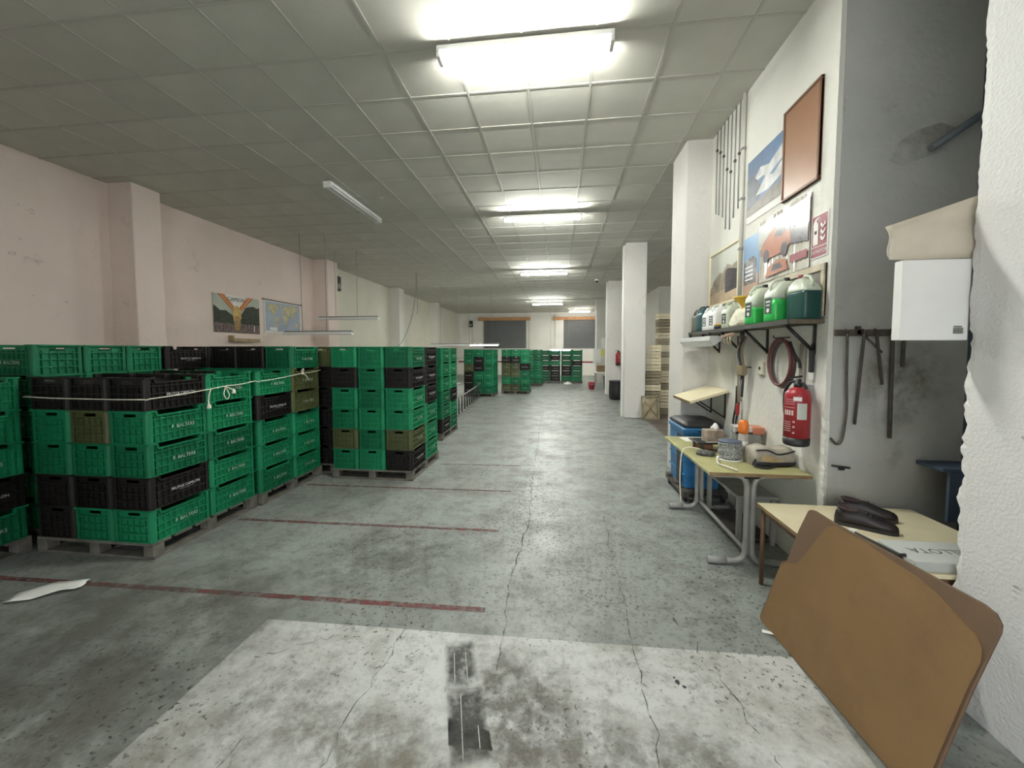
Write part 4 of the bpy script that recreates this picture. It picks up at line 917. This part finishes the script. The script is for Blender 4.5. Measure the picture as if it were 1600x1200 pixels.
extinguisher((2.19, 14.80, 1.12), 'small distant red fire extinguisher on the second far column', PI / 2 + 0.2, 1.2, False)
# knife-like black tool hanging above
t = thing('hand_tool', 'black handled tool hanging above the fire extinguisher', 'tool', (WX - 0.02, 3.10, 1.50))
MB().bevbox(-0.012, 0.012, -0.02, 0.02, 0.0, 0.17, 0.006).build('grip', M_black, t)
MB().tube([(0, 0, 0.165), (0, 0.005, 0.20), (0.015, 0.0, 0.215)], 0.007, 6).build('hook', M_blackmetal, t); MB().box(-0.008, 0.008, -0.014, 0.014, -0.05, 0.0).build('blade', M_white, t)
t = wallthing('wall_batten', 'grey vertical batten on the wall behind the fire extinguisher', 'batten', 3.2, 3.22, 1.32)
MB().bevbox(-0.02, -0.001, -0.03, 0.03, 0, 0.40, 0.003).build('batten', mat('batten_grey', (0.30, 0.28, 0.24), 0.8), t)

# ================================================================== TABLE with curved tube legs
t = thing('work_table', 'olive topped table with grey curved tube legs', 'table', (1.13, 3.03, 0))
MB().bevbox(0.0, 0.72, 0.0, 1.24, 0.722, 0.75, 0.003).build('tabletop', M_tabletop, t)
MB().box(0.004, 0.716, -0.004, 0.0, 0.723, 0.748).build('edge_band', M_woodedge, t)
def bend(p, q, c, n=6):   # quarter-ish bend from p to q around control c
    P, Q, Cc = Vector(p), Vector(q), Vector(c)
    return [tuple(P * (1 - s) ** 2 + Cc * 2 * s * (1 - s) + Q * s * s) for s in [i / n for i in range(n + 1)]]
for y in (0.09, 1.15):
    for s in (-1, 1):
        xc = 0.335 + s * 0.023; xo = 0.335 + s * 0.29
        pts = [(xo, y, 0.705)] + bend((xc + s * 0.09, y, 0.705), (xc, y, 0.60), (xc, y, 0.705)) + bend((xc, y, 0.13), (xc + s * 0.09, y, 0.03), (xc, y, 0.03)) + [(xo - s * 0.02, y, 0.03)]
        leg = MB().tube(pts, 0.021, 10).build('leg', M_tablesteel, t)
        MB().tube([(xo - s * 0.13, y, 0.03), (xo + s * 0.01, y, 0.03)], 0.0265, 10).build('foot_sleeve', M_grey, leg)
MB().tube([(0.335, 0.09, 0.10), (0.335, 1.15, 0.10)], 0.018, 8).build('stretcher', M_tablesteel, t)
MB().box(0.28, 0.40, 0.07, 1.17, 0.685, 0.72).build('apron_rail', M_blackmetal, t)
# things on the table
TZ = 0.75
o = MB().box(-0.13, 0.13, -0.09, 0.09, 0.0, 0.003).build('paper_sheet', M_paper, None, (1.40, 4.14, TZ), 0.1); tag(o, 'white sheet of paper at the far end of the olive table', 'paper')
t = thing('rope_spool', 'spool of grey and white rope on the near part of the table', 'spool', (1.435, 3.42, TZ))
MB().lathe([(0.02, 0.0), (0.098, 0.0), (0.10, 0.004), (0.098, 0.008), (0.02, 0.008)], 28).build('flange', M_paper, t)
MB().lathe([(0.02, 0.15), (0.088, 0.15), (0.09, 0.154), (0.088, 0.158), (0.02, 0.158)], 28).build('flange', mat('spool_blue', (0.10, 0.12, 0.18), 0.5), t)
pts = [((0.082 + 0.004 * math.sin(i * 0.9)) * math.cos(i * 0.5), (0.082 + 0.004 * math.sin(i * 0.9)) * math.sin(i * 0.5), 0.016 + i * 0.128 / 126) for i in range(127)]
MB().tube(pts, 0.0078, 6).build('winding', mat('speckled_rope', (0.36, 0.37, 0.36), 0.9, var=0.75, vscale=75), t); MB().lathe([(0.078, 0.008), (0.078, 0.15)], 24).build('core', mat('spool_core', (0.16, 0.17, 0.18), 0.7, var=0.6, vscale=60), t)
o = MB().tube(hang([(1.33, 3.37, TZ + 0.02), (1.29, 3.30, TZ + 0.03), (1.27, 3.22, TZ + 0.012), (1.31, 3.12, TZ + 0.012), (1.34, 3.05, TZ + 0.012)]), 0.0085, 7).build('rope_end', M_rope); tag(o, 'short cream rope end lying at the table edge by the spool', 'rope')
o = MB().tube(hang([(1.33, 3.60, TZ + 0.01), (1.22, 3.66, TZ + 0.03), (1.135, 3.66, TZ + 0.012), (1.108, 3.64, TZ - 0.10), (1.10, 3.62, TZ - 0.28), (1.105, 3.60, TZ - 0.46)]), 0.006, 7).build('hanging_rope', M_rope); tag(o, 'thin white rope hanging down over the left table edge', 'rope')
# dark cloth beside the spool
mb = MB(); secs = []
for k, (z, q) in enumerate(((0, 1.0), (0.02, 1.02), (0.035, 0.8), (0.045, 0.3))):
    secs.append([(0.07 * q * math.cos(a) * (1 + 0.2 * math.sin(3 * a + k)), 0.06 * q * math.sin(a) * (1 + 0.2 * math.cos(2 * a + k)), z) for a in [2 * PI * i / 16 for i in range(16)]])
o = mb.loft(secs, smooth=True).build('dark_cloth', mat('speckled_cloth', (0.10, 0.10, 0.10), 0.9, var=0.8, vscale=50), None, (1.28, 3.52, TZ)); tag(o, 'small dark crumpled cloth left of the rope spool', 'cloth')
# cluttered trays: flat tray, picture box, battery pack box
t = thing('tray', 'dark flat tray piled with small parts behind the rope spool', 'tray', (1.44, 3.74, TZ), 0.05)
MB().bevbox(-0.20, 0.16, -0.11, 0.11, 0.07, 0.085, 0.004).build('plate', M_blackmetal, t)
for x, y in ((-0.15, -0.08), (0.12, -0.08), (-0.15, 0.08), (0.12, 0.08)): MB().box(x - 0.015, x + 0.015, y - 0.015, y + 0.015, 0, 0.07).build('foot', M_rust, t)
MB().bevbox(-0.16, -0.04, -0.06, 0.06, 0.003, 0.06, 0.01).build('brown_lump', mat('brown_clay', (0.28, 0.12, 0.06), 0.7), t)
t = thing('picture_box', 'small printed box standing on the dark tray', 'box', (1.44, 3.70, TZ + 0.085), 0.1)
MB().bevbox(-0.12, 0.04, -0.05, 0.05, 0, 0.11, 0.003).build('carton', mat('printed_box', (0.45, 0.36, 0.28), 0.5, var=0.6, vscale=14), t)
MB().box(-0.122, 0.042, -0.052, -0.050, 0.0, 0.008).build('lower_edge', M_paper, t)
t = thing('tissue', 'crumpled white tissue on top of the printed box', 'tissue', (1.42, 3.70, TZ + 0.196))
MB().loft([[(0.03 * q * math.cos(a) * (1 + 0.3 * math.sin(3 * a)), 0.03 * q * math.sin(a), z + 0.006 * math.sin(4 * a)) for a in [2 * PI * i / 12 for i in range(12)]] for z, q in ((0, 1), (0.02, 1.1), (0.045, 0.5), (0.055, 0.1))], smooth=True).build('paper', M_paper, t)
t = thing('tool_box', 'black, white and orange carton behind the orange bottle', 'box', (1.74, 3.80, TZ), -0.1)
MB().bevbox(-0.11, 0.09, -0.07, 0.07, 0.0, 0.15, 0.004).build('lower_carton', M_grey, t)
MB().bevbox(-0.12, 0.02, -0.075, 0.075, 0.152, 0.215, 0.004).build('white_carton', mat('box_white_print', (0.55, 0.55, 0.52), 0.5, var=0.6, vscale=18), t)
MB().bevbox(0.022, 0.12, -0.075, 0.075, 0.152, 0.212, 0.004).build('orange_carton', mat('faded_orange', (0.52, 0.18, 0.10), 0.5), t)
MB().box(-0.121, 0.021, -0.077, -0.075, 0.153, 0.17).build('black_band', M_black, t)
t = thing('spray_bottle', 'clear bottle with bright orange cap between spool and bag', 'bottle', (1.60, 3.56, TZ))
MB().lathe([(0.036, 0), (0.038, 0.01), (0.038, 0.13), (0.03, 0.155)], 18).build('body', mat('bottle_milky', (0.55, 0.50, 0.44), 0.4, var=0.3, vscale=20), t)
MB().lathe([(0.036, 0.15), (0.041, 0.165), (0.041, 0.20), (0.032, 0.232), (0.012, 0.24)], 18).build('cap', M_orange, t)
MB().lathe([(0.0385, 0.04), (0.0385, 0.10)], 18).build('paper_label', M_paper, t); t.scale = (1.05, 1.05, 1.3)
t = thing('shoulder_bag', 'worn grey beige bag with dark trim lying on the table', 'bag', (1.69, 3.33, TZ), 0.12)
secs = []
for u, hgt, dep, off in ((-0.16, 0.055, 0.06, 0), (-0.15, 0.13, 0.09, 0.0), (-0.06, 0.155, 0.11, 0.0), (0.02, 0.125, 0.11, -0.005), (0.08, 0.125, 0.11, 0.0), (0.145, 0.14, 0.10, 0.0), (0.158, 0.07, 0.06, 0)):
    secs.append([(u, off + dep * 1.0 * c, max(0.002, hgt * (0.5 + 0.5 * s))) for c, s in [(math.copysign(abs(math.cos(a)) ** 0.6, math.cos(a)), math.copysign(abs(math.sin(a)) ** 0.6, math.sin(a))) for a in [2 * PI * i / 18 for i in range(18)]]])
MB().loft(secs, smooth=True).build('body', M_bagleather, t)
MB().tube(hang([(-0.15, -0.085, 0.125), (-0.07, -0.104, 0.13), (0.0, -0.108, 0.10), (0.07, -0.106, 0.105), (0.15, -0.09, 0.12)]), 0.007, 6).build('flap_piping', M_black, t)
MB().tube(hang([(-0.15, -0.09, 0.02), (-0.05, -0.108, 0.02), (0.08, -0.108, 0.02), (0.155, -0.08, 0.02)]), 0.016, 6).build('base_trim', M_black, t)
MB().tube(hang([(-0.15, -0.08, 0.05), (-0.19, -0.12, 0.02), (-0.13, -0.16, 0.008), (-0.06, -0.14, 0.008), (-0.02, -0.115, 0.01)]), 0.009, 6).build('strap', M_black, t)
MB().poly([(-0.13, -0.112, 0.05), (-0.02, -0.116, 0.035), (0.05, -0.116, 0.05), (-0.04, -0.116, 0.085), (-0.12, -0.113, 0.095)]).build('worn_patch', mat('worn_tan', (0.48, 0.36, 0.19), 0.7, var=0.3, vscale=12), t)
# blue bin on a dolly
t = thing('dolly', 'low dark wooden dolly under the blue bin', 'dolly', (1.36, 4.36, 0))
for y in (0.03, 0.34, 0.65): MB().bevbox(0.0, 0.46, y - 0.05, y + 0.05, 0.10, 0.13, 0.004).build('deck_board', M_rust, t)
for x in (0.03, 0.43):
    MB().bevbox(x - 0.03, x + 0.03, -0.02, 0.70, 0.06, 0.10, 0.004).build('side_rail', M_rust, t)
    for y in (0.05, 0.62): MB().lathe([(0.008, -0.015), (0.031, -0.015), (0.031, 0.015), (0.008, 0.015)], 14, (x, y, 0.031), axis='x').build('wheel', M_black, t)
t = thing('blue_bin', 'tall blue plastic bin with black lid on the dolly', 'bin', (1.585, 4.73, 0.13))
MB().loft([rrect(0.37, 0.54, 0.03, 0), rrect(0.40, 0.58, 0.03, 0.62)]).build('body', M_blue, t)
MB().loft([rrect(0.42, 0.60, 0.03, 0.62), rrect(0.43, 0.61, 0.03, 0.66), rrect(0.40, 0.58, 0.03, 0.68)]).build('rim', M_blue, t)
MB().loft([rrect(0.41, 0.59, 0.04, 0.682), rrect(0.43, 0.6, 0.04, 0.70), rrect(0.36, 0.5, 0.06, 0.735), rrect(0.1, 0.2, 0.04, 0.75)], smooth=True).build('lid', M_black, t)
for z in (0.14, 0.30): MB().box(-0.197, 0.197, -0.286, 0.286, z, z + 0.012).build('rib', M_blue, t)
for x in (-0.08, 0.09): MB().box(x - 0.006, x + 0.006, -0.296, -0.27, 0.02, 0.60).build('rib', M_blue, t)
MB().box(-0.06, 0.07, -0.304, -0.30, 0.635, 0.655).build('handle_slot', M_black, t)
MB().box(-0.205, -0.196, -0.20, -0.04, 0.03, 0.58).build('side_recess', M_black, t)
# grey crate-like bench under the table
t = thing('low_bench', 'low grey bench standing against the wall under the table', 'bench', (1.52, 3.45, 0))
MB().bevbox(0.0, 0.33, 0.0, 0.72, 0.40, 0.425, 0.004).build('seat', mat('bench_grey', (0.38, 0.37, 0.34), 0.6, var=0.2, vscale=7), t)
for x, y in ((0.03, 0.03), (0.30, 0.03), (0.03, 0.69), (0.30, 0.69)): MB().box(x - 0.018, x + 0.018, y - 0.018, y + 0.018, 0, 0.40).build('leg', M_tablesteel, t)
MB().box(0.02, 0.31, 0.05, 0.67, 0.02, 0.04).build('lower_shelf', M_rust, t)

# ================================================================== SMALL TABLE, shoes, boxes, cardboard
t = thing('school_table', 'low table with pale beige top and thin brown legs', 'table', (1.41, 2.05, 0))
ST = 0.58
MB().bevbox(0.0, 0.98, 0.0, 0.85, ST - 0.022, ST, 0.003).build('tabletop', M_beige, t)
MB().box(-0.003, 0.0, 0.0, 0.85, ST - 0.022, ST - 0.001).build('edge_band', M_woodedge, t)
for x, y in ((0.03, 0.03), (0.95, 0.03), (0.03, 0.82), (0.95, 0.82)): MB().tube([(x, y, 0), (x, y, ST - 0.022)], 0.014, 10).build('leg', M_brownwood, t)
for y in (0.03, 0.82): MB().box(0.03, 0.95, y - 0.008, y + 0.008, ST - 0.065, ST - 0.022).build('apron_rail', M_brownwood, t)
for x in (0.03, 0.95): MB().box(x - 0.008, x + 0.008, 0.03, 0.82, ST - 0.065, ST - 0.022).build('apron_rail', M_brownwood, t)
def shoe(loc, rz, label):
    t = thing('shoe', label, 'shoe', loc, rz)
    spine = [(-0.146, 0.012, 0.030), (-0.140, 0.026, 0.062), (-0.125, 0.034, 0.082), (-0.09, 0.037, 0.086), (-0.05, 0.037, 0.090), (-0.01, 0.039, 0.088), (0.03, 0.043, 0.074), (0.07, 0.046, 0.058), (0.105, 0.044, 0.050), (0.130, 0.034, 0.040), (0.143, 0.020, 0.027), (0.148, 0.006, 0.014)]
    arc = [(math.cos(a), math.sin(a) ** 0.75) for a in [PI * i / 12 for i in range(13)]]
    MB().loft([[(x, w * c * (1 - 0.22 * q * q), 0.018 + h * q) for c, q in arc] for x, w, h in spine], smooth=True).build('upper', M_shoe, t)
    out = [(x, w + 0.004) for x, w, h in spine]
    poly = [(x, -w) for x, w in out] + [(x, w) for x, w in reversed(out)]
    MB().prism(poly, 0, 0.022).build('sole', M_black, t)
    MB().tube([(-0.082 + 0.044 * math.cos(a), 0.026 * math.sin(a), 0.103 - 0.004 * math.cos(a)) for a in [2 * PI * i / 16 for i in range(16)]], 0.010, 6, closed=True).build('collar', mat('shoe_lining', (0.05, 0.03, 0.032), 0.8), t)
    for k in range(4):
        x = 0.00 + 0.022 * k; MB().tube(hang([(x, -0.026, 0.092 - 0.012 * k), (x + 0.004, 0, 0.104 - 0.012 * k), (x, 0.026, 0.092 - 0.012 * k)]), 0.004, 5).build('lace', M_black, t)
    return t
shoe((1.99, 2.72, ST), R(-25), 'dark lace-up shoe at the rear of the beige table')
shoe((1.86, 2.55, ST), R(-30), 'dark lace-up shoe nearer the cardboard sheet')
t = thing('carton', 'flat pale grey carton with upside-down BELLOTA lettering on the beige table', 'box', (1.74, 2.07, ST))
MB().bevbox(0.0, 0.42, 0.0, 0.23, 0.0, 0.05, 0.003).build('carton', mat('grey_carton', (0.50, 0.52, 0.49), 0.7, var=0.06, vscale=5), t)
vs, fs = text_geo('BELLOTA', 0.072)
MB().add([(0.215 - x, 0.12 - y, 0.0506) for x, y in vs], fs).build('lettering', mk, t)
t = thing('dark_box', 'thin black open box frame lying before the pale carton', 'box', (1.63, 2.30, ST), R(-80))
MB().bevbox(0.0, 0.24, -0.005, 0.005, 0.03, 0.085, 0.002).build('side', M_black, t); MB().box(0.0, 0.26, 0.012, 0.018, 0.0, 0.07).build('inner_card', mat('box_white_print', (0.55, 0.55, 0.52), 0.5, var=0.6, vscale=18), t)
MB().bevbox(0.23, 0.24, -0.005, 0.03, 0.0, 0.085, 0.002).build('end', M_black, t); MB().box(-0.03, 0.0, -0.012, 0.012, 0.03, 0.09).build('white_tab', M_paper, t)

# big cardboard: flattened carton leaning against the beige table
BL = Vector((1.255, 2.50, 0.004)); E1 = Vector((0.07546, -0.99715, 0)); E2 = Vector((0.12493, 0.00945, 0.99212))
t = thing('flattened_carton', 'large flattened brown cardboard leaning against the beige table', 'cardboard', tuple(BL))
NR = Vector((-0.9892, -0.0749, 0.1253))   # towards the aisle
def slab(name, m, uv, o0, o1, parent):
    f = lambda u, v, o: tuple(E1 * u + E2 * v + NR * o)
    return MB().loft([[f(u, v, o0) for u, v in uv], [f(u, v, o1) for u, v in uv]]).build(name, m, parent)
outer = [(0.015, 0.0), (0.5, 0.0), (1.0, 0.0), (1.03, 0.178), (1.076, 0.512), (1.108, 0.70), (1.116, 0.745), (1.114, 0.772), (1.095, 0.797), (1.06, 0.806), (0.80, 0.803), (0.413, 0.797), (0.285, 0.803), (0.262, 0.798), (0.245, 0.783), (0.201, 0.653), (0.152, 0.448), (0.112, 0.42), (0.06, 0.22), (0.044, 0.141), (0.012, 0.03)]
inner = [(0.03, 0.0), (0.5, 0.0), (0.99, 0.0), (1.02, 0.178), (1.066, 0.50), (1.088, 0.62), (1.085, 0.665), (1.066, 0.695), (1.0, 0.722), (0.93, 0.752), (0.856, 0.772), (0.752, 0.778), (0.60, 0.79), (0.43, 0.785), (0.395, 0.765), (0.367, 0.716), (0.24, 0.48), (0.158, 0.44), (0.122, 0.41), (0.075, 0.22), (0.058, 0.141), (0.025, 0.03)]
slab('back_sheet', M_card_grey, outer, 0.0, 0.008, t)
slab('edge_layer', M_card_edge, outer, -0.005, 0.0, t)
slab('front_sheet', M_card, inner, 0.0085, 0.0135, t)

# white carton and plastic sheet fixed at the broken corner
t = thing('white_carton', 'white carton with barcode fixed at the broken wall corner', 'box', (1.60, 2.045, 1.71))
MB().bevbox(0.0, 0.285, 0.0, 0.05, 0.0, 0.375, 0.003).build('carton', M_paper, t)
cv = Canvas(t, (0.0, 0.0, 0), (1, 0, 0), (0, -1, 0))
for k in range(9): cv.rect('barcode_bar', mk, 0.222 + 0.0042 * k, 0.03, 0.2245 + 0.0042 * k, 0.058)
cv.rect('print_line', mk, 0.218, 0.061, 0.252, 0.065)
t = thing('plastic_sheet', 'beige plastic sheet sticking out above the white carton', 'sheet', (1.54, 2.07, 2.06))
mb = MB(); vs = []; NU, NV = 12, 6
for i in range(NU + 1):
    for j in range(NV + 1):
        u, v = i / NU, j / NV
        x = 0.02 * (1 - v) * 0.3 + 0.36 * u; z = 0.03 + (0.19 + 0.09 * u - 0.03 * (1 - u)) * v; y = -0.02 + 0.025 * math.sin(2.2 * u + 0.8) * v + 0.012 * math.sin(7 * v + 3 * u)
        vs.append((x, y, z))
mb.add(vs, [(i * (NV + 1) + j, (i + 1) * (NV + 1) + j, (i + 1) * (NV + 1) + j + 1, i * (NV + 1) + j + 1) for i in range(NU) for j in range(NV)], True)
o = mb.build('sheet', mat('beige_plastic', (0.62, 0.55, 0.44), 0.25, var=0.08, vscale=8), t); o.modifiers.new('thickness', 'SOLIDIFY').thickness = 0.004
# tool rail on the niche wall
t = thing('tool_rail', 'iron rail screwed to the grey niche wall', 'rail', (1.90, 2.97, 1.785))
MB().bevbox(0.0, 0.48, -0.03, -0.012, -0.022, 0.022, 0.003).build('bar', M_rust, t)
for x in (0.15, 0.42): MB().box(x - 0.012, x + 0.012, -0.03, -0.002, -0.012, 0.045).build('mount', M_rust, t)
for nm, lb, pts, r in (('hooked_rod', 'long iron rod with hooked end, leftmost on the rail', [(1.97, 1.78), (1.975, 1.5), (1.985, 1.28), (1.975, 1.12), (1.96, 1.03), (1.93, 1.01), (1.89, 1.05)], 0.008),
                       ('iron_rod', 'slanted iron rod second from left on the rail', [(2.075, 1.78), (2.04, 1.15)], 0.009),
                       ('iron_rod', 'short slanted iron rod in the middle of the rail', [(2.15, 1.78), (2.20, 1.43)], 0.009),
                       ('iron_rod', 'thickest straight iron rod right of the middle on the rail', [(2.25, 1.78), (2.262, 1.06)], 0.012),
                       ('iron_rod', 'shortest iron rod, rightmost on the rail', [(2.32, 1.78), (2.318, 1.55)], 0.011),
                       ('iron_rod', 'small crossed iron bar behind the slanted rods', [(2.09, 1.75), (2.19, 1.65)], 0.007)):
    tt = thing(nm, lb, 'rod', (pts[0][0], 2.93, pts[-1][1]), group='iron rods on the wall rail')
    P = [(x - pts[0][0], 0, z - pts[-1][1]) for x, z in pts]
    MB().tube(hang(P) if len(P) > 2 else P, r, 8).build('shaft', M_rust, tt)
    MB().tube([(P[0][0], 0.0, P[0][2] - 0.004), (P[0][0], -0.006, P[0][2] + 0.02), (P[0][0], 0.02, P[0][2] + 0.028)], 0.006, 6).build('hook', M_rust, tt)
o = MB().tube([(2.42, 2.93, 2.99), (2.735, 2.9, 3.21)], 0.024, 10).build('steel_pipe', mat('blue_grey_pipe', (0.16, 0.19, 0.22), 0.5)); tag(o, 'slanted blue-grey pipe high on the niche wall', 'pipe')
t = thing('wall_pin', 'small black peg in the niche wall beside the broken corner', 'peg', (1.97, 2.95, 0.84)); MB().tube([(-0.05, 0, 0.01), (0.06, -0.01, 0.0)], 0.008, 6).build('peg', M_black, t)
MB().box(0.0, 0.03, -0.006, 0.012, -0.02, 0.0).build('plate', M_black, t)
t = thing('dark_shelf', 'dark blue shelf in the back of the niche', 'shelf', (2.46, 2.97, 0.85))
MB().bevbox(0.0, 0.275, -0.20, -0.003, 0.03, 0.055, 0.003).build('board', M_blue_dark, t); MB().box(0.05, 0.275, -0.19, -0.17, -0.30, 0.03).build('front', M_blue_dark, t)

# ================================================================== FAR RIGHT BAY
def wood_crate_mesh(m):
    b = MB(); W, D, H = 0.44, 0.32, 0.163
    for sx in (-1, 1):
        for sy in (-1, 1): b.box(sx * (W / 2 - 0.015) - 0.015, sx * (W / 2 - 0.015) + 0.015, sy * (D / 2 - 0.022) - 0.015, sy * (D / 2 - 0.022) + 0.015, 0, H)
    for z0, z1 in ((0.004, 0.07), (0.082, 0.15)):
        for s in (-1, 1):
            b.box(-W / 2, W / 2, s * (D / 2 - 0.003) - 0.004, s * (D / 2 - 0.003) + 0.004, z0, z1)
            b.box(s * (W / 2 + 0.003) - 0.004, s * (W / 2 + 0.003) + 0.004, -D / 2 + 0.012, D / 2 - 0.012, z0, z1)
    b.box(-W / 2 + 0.02, W / 2 - 0.02, -D / 2 + 0.02, D / 2 - 0.02, 0.006, 0.016)
    b.box(-0.05, 0.05, -D / 2 - 0.0025, -D / 2 + 0.001, 0.105, 0.125)
    return b.mesh('wooden_crate', m)
WCM = {'P': wood_crate_mesh(M_palewood), 'D': wood_crate_mesh(M_darkwood)}
def wstack(x, y, seq, where):
    ORD = ['bottom', 'second', 'third', 'fourth', 'fifth', 'sixth', 'seventh', 'eighth', 'ninth', 'tenth', 'eleventh', 'twelfth', 'thirteenth', 'fourteenth', 'fifteenth', 'sixteenth']
    for l, k in enumerate(seq):
        o = bpy.data.objects.new('wooden_crate', WCM[k]); COL.objects.link(o)
        o.location = (x + random.uniform(-.008, .008), y + random.uniform(-.008, .008), 0.004 + 0.1645 * l); o.rotation_euler = (0, 0, random.uniform(-.03, .03))
        tag(o, f'{"pale" if k == "P" else "dark"} wooden crate, {"top" if l == len(seq) - 1 else ORD[l]} of the {where}', 'crate', 'wooden crates behind the column')
wstack(2.30, 10.15, 'DDDDPDDPPPP', 'shorter wooden crate stack')
wstack(2.78, 10.60, 'DPPPDPPDPDPDPDDP', 'taller wooden crate stack')
t = thing('braced_stand', 'small wooden frame with crossed braces leaning against the shorter crate stack', 'frame', (2.22, 9.62, 0), 0.05)
for x in (-0.19, 0.19): MB().box(x - 0.02, x + 0.02, 0.0, 0.03, 0, 0.58, rot=Matrix.Rotation(R(-14), 3, 'X')).build('post', M_darkwood, t)
for z in (0.0, 0.54): MB().box(-0.21, 0.21, 0.0, 0.03, z, z + 0.04, rot=Matrix.Rotation(R(-14), 3, 'X')).build('rail', M_darkwood, t)
for s in (-1, 1): MB().tube([(s * 0.18, 0.02, 0.04), (-s * 0.18, 0.15, 0.53)], 0.012, 5).build('brace', M_wood, t)
MB().box(-0.19, 0.19, 0.035, 0.045, 0.02, 0.56, rot=Matrix.Rotation(R(-14), 3, 'X')).build('back_panel', M_darkwood, t)
# barrel, carton, bins, bucket, table in the distance
t = thing('barrel', 'black plastic barrel at the foot of the second far column', 'barrel', (2.0, 13.6, 0))
MB().lathe([(0.24, 0), (0.27, 0.02), (0.285, 0.25), (0.285, 0.40), (0.275, 0.6), (0.28, 0.62)], 24).build('drum', M_black, t); MB().lathe([(0.29, 0.60), (0.29, 0.64), (0.27, 0.645)], 24).build('rim', M_black, t)
t = thing('brown_carton', 'narrow orange-brown carton beside the black barrel', 'box', (2.28, 12.7, 0)); MB().bevbox(-0.15, 0.15, -0.15, 0.15, 0, 0.68, 0.006).build('carton', mat('orange_card', (0.42, 0.24, 0.09), 0.8, var=0.2, vscale=4), t)
MB().box(-0.02, 0.02, -0.152, 0.152, 0.0, 0.682).build('tape', M_woodedge, t)
t = thing('side_table', 'small white topped table against the far column', 'table', (2.05, 18.2, 0)); MB().bevbox(-0.40, 0.40, -0.35, 0.35, 0.66, 0.70, 0.004).build('tabletop', M_white, t)
for x in (-0.36, 0.36):
    for y in (-0.31, 0.31): MB().box(x - 0.02, x + 0.02, y - 0.02, y + 0.02, 0, 0.66).build('leg', M_grey, t)
t = thing('brown_carton', 'brown cardboard box on the small white table', 'box', (1.95, 18.15, 0.70)); MB().bevbox(-0.22, 0.22, -0.18, 0.18, 0, 0.30, 0.005).build('carton', mat('plain_card', (0.24, 0.16, 0.09), 0.85, var=0.15, vscale=5), t)
MB().box(-0.222, 0.222, -0.02, 0.02, 0.297, 0.303).build('tape', M_wood, t)
t = thing('bucket', 'red plastic bucket on the floor far down the aisle', 'bucket', (1.42, 17.1, 0)); MB().lathe([(0.11, 0), (0.15, 0.28), (0.16, 0.30), (0.145, 0.29), (0.10, 0.02)], 20).build('pail', mat('bucket_red', (0.42, 0.03, 0.05), 0.45), t)
MB().tube(hang([(-0.15, 0, 0.28), (-0.1, -0.1, 0.24), (0, -0.15, 0.22), (0.1, -0.1, 0.24), (0.15, 0, 0.28)]), 0.006, 5).build('handle', M_white, t)
t = thing('grey_bin', 'grey waste bin in front of the small white table', 'bin', (2.12, 17.0, 0)); MB().loft([rrect(0.34, 0.30, 0.03, 0), rrect(0.46, 0.42, 0.03, 0.58)]).build('body', mat('bin_grey', (0.13, 0.15, 0.15), 0.5), t); MB().loft([rrect(0.48, 0.44, 0.03, 0.58), rrect(0.48, 0.44, 0.03, 0.61), rrect(0.3, 0.28, 0.03, 0.64)]).build('lid', M_grey, t)
t = thing('notice_board', 'white notice board fixed to the farthest column', 'board', (2.05, 19.88, 1.05)); MB().bevbox(-0.34, 0.04, -0.03, 0.0, 0.0, 0.72, 0.004).build('panel', M_paper, t)
MB().box(0.06, 0.30, -0.02, 0.0, 0.72, 1.25).build('paper_notice', M_paper, t); MB().box(0.06, 0.2, -0.02, 0.0, 0.35, 0.66).build('yellow_notice', mat('yellow_paper', (0.75, 0.70, 0.12), 0.7), t)
t = thing('dome_camera', 'small white dome camera on the ceiling before the far columns', 'camera', (1.35, 14.5, CEIL)); MB().lathe([(0.07, -0.006), (0.07, -0.05), (0.06, -0.055)], 18).build('mount', M_white, t); MB().lathe([(0.055, -0.055), (0.05, -0.09), (0.03, -0.11), (0.004, -0.115)], 18).build('dome', M_black, t)
t = thing('white_paper_bag', 'crumpled white bag on the floor before the last crate row', 'bag', (0.45, 19.4, 0)); MB().loft([[(0.2 * q * math.cos(a) * (1 + 0.2 * math.sin(3 * a)), 0.15 * q * math.sin(a), z) for a in [2 * PI * i / 14 for i in range(14)]] for z, q in ((0.003, 1), (0.05, 0.9), (0.1, 0.4), (0.12, 0.1))], smooth=True).build('bag', M_paper, t)
MB().box(-0.02, 0.02, -0.02, 0.02, 0.10, 0.15).build('twist', M_paper, t)
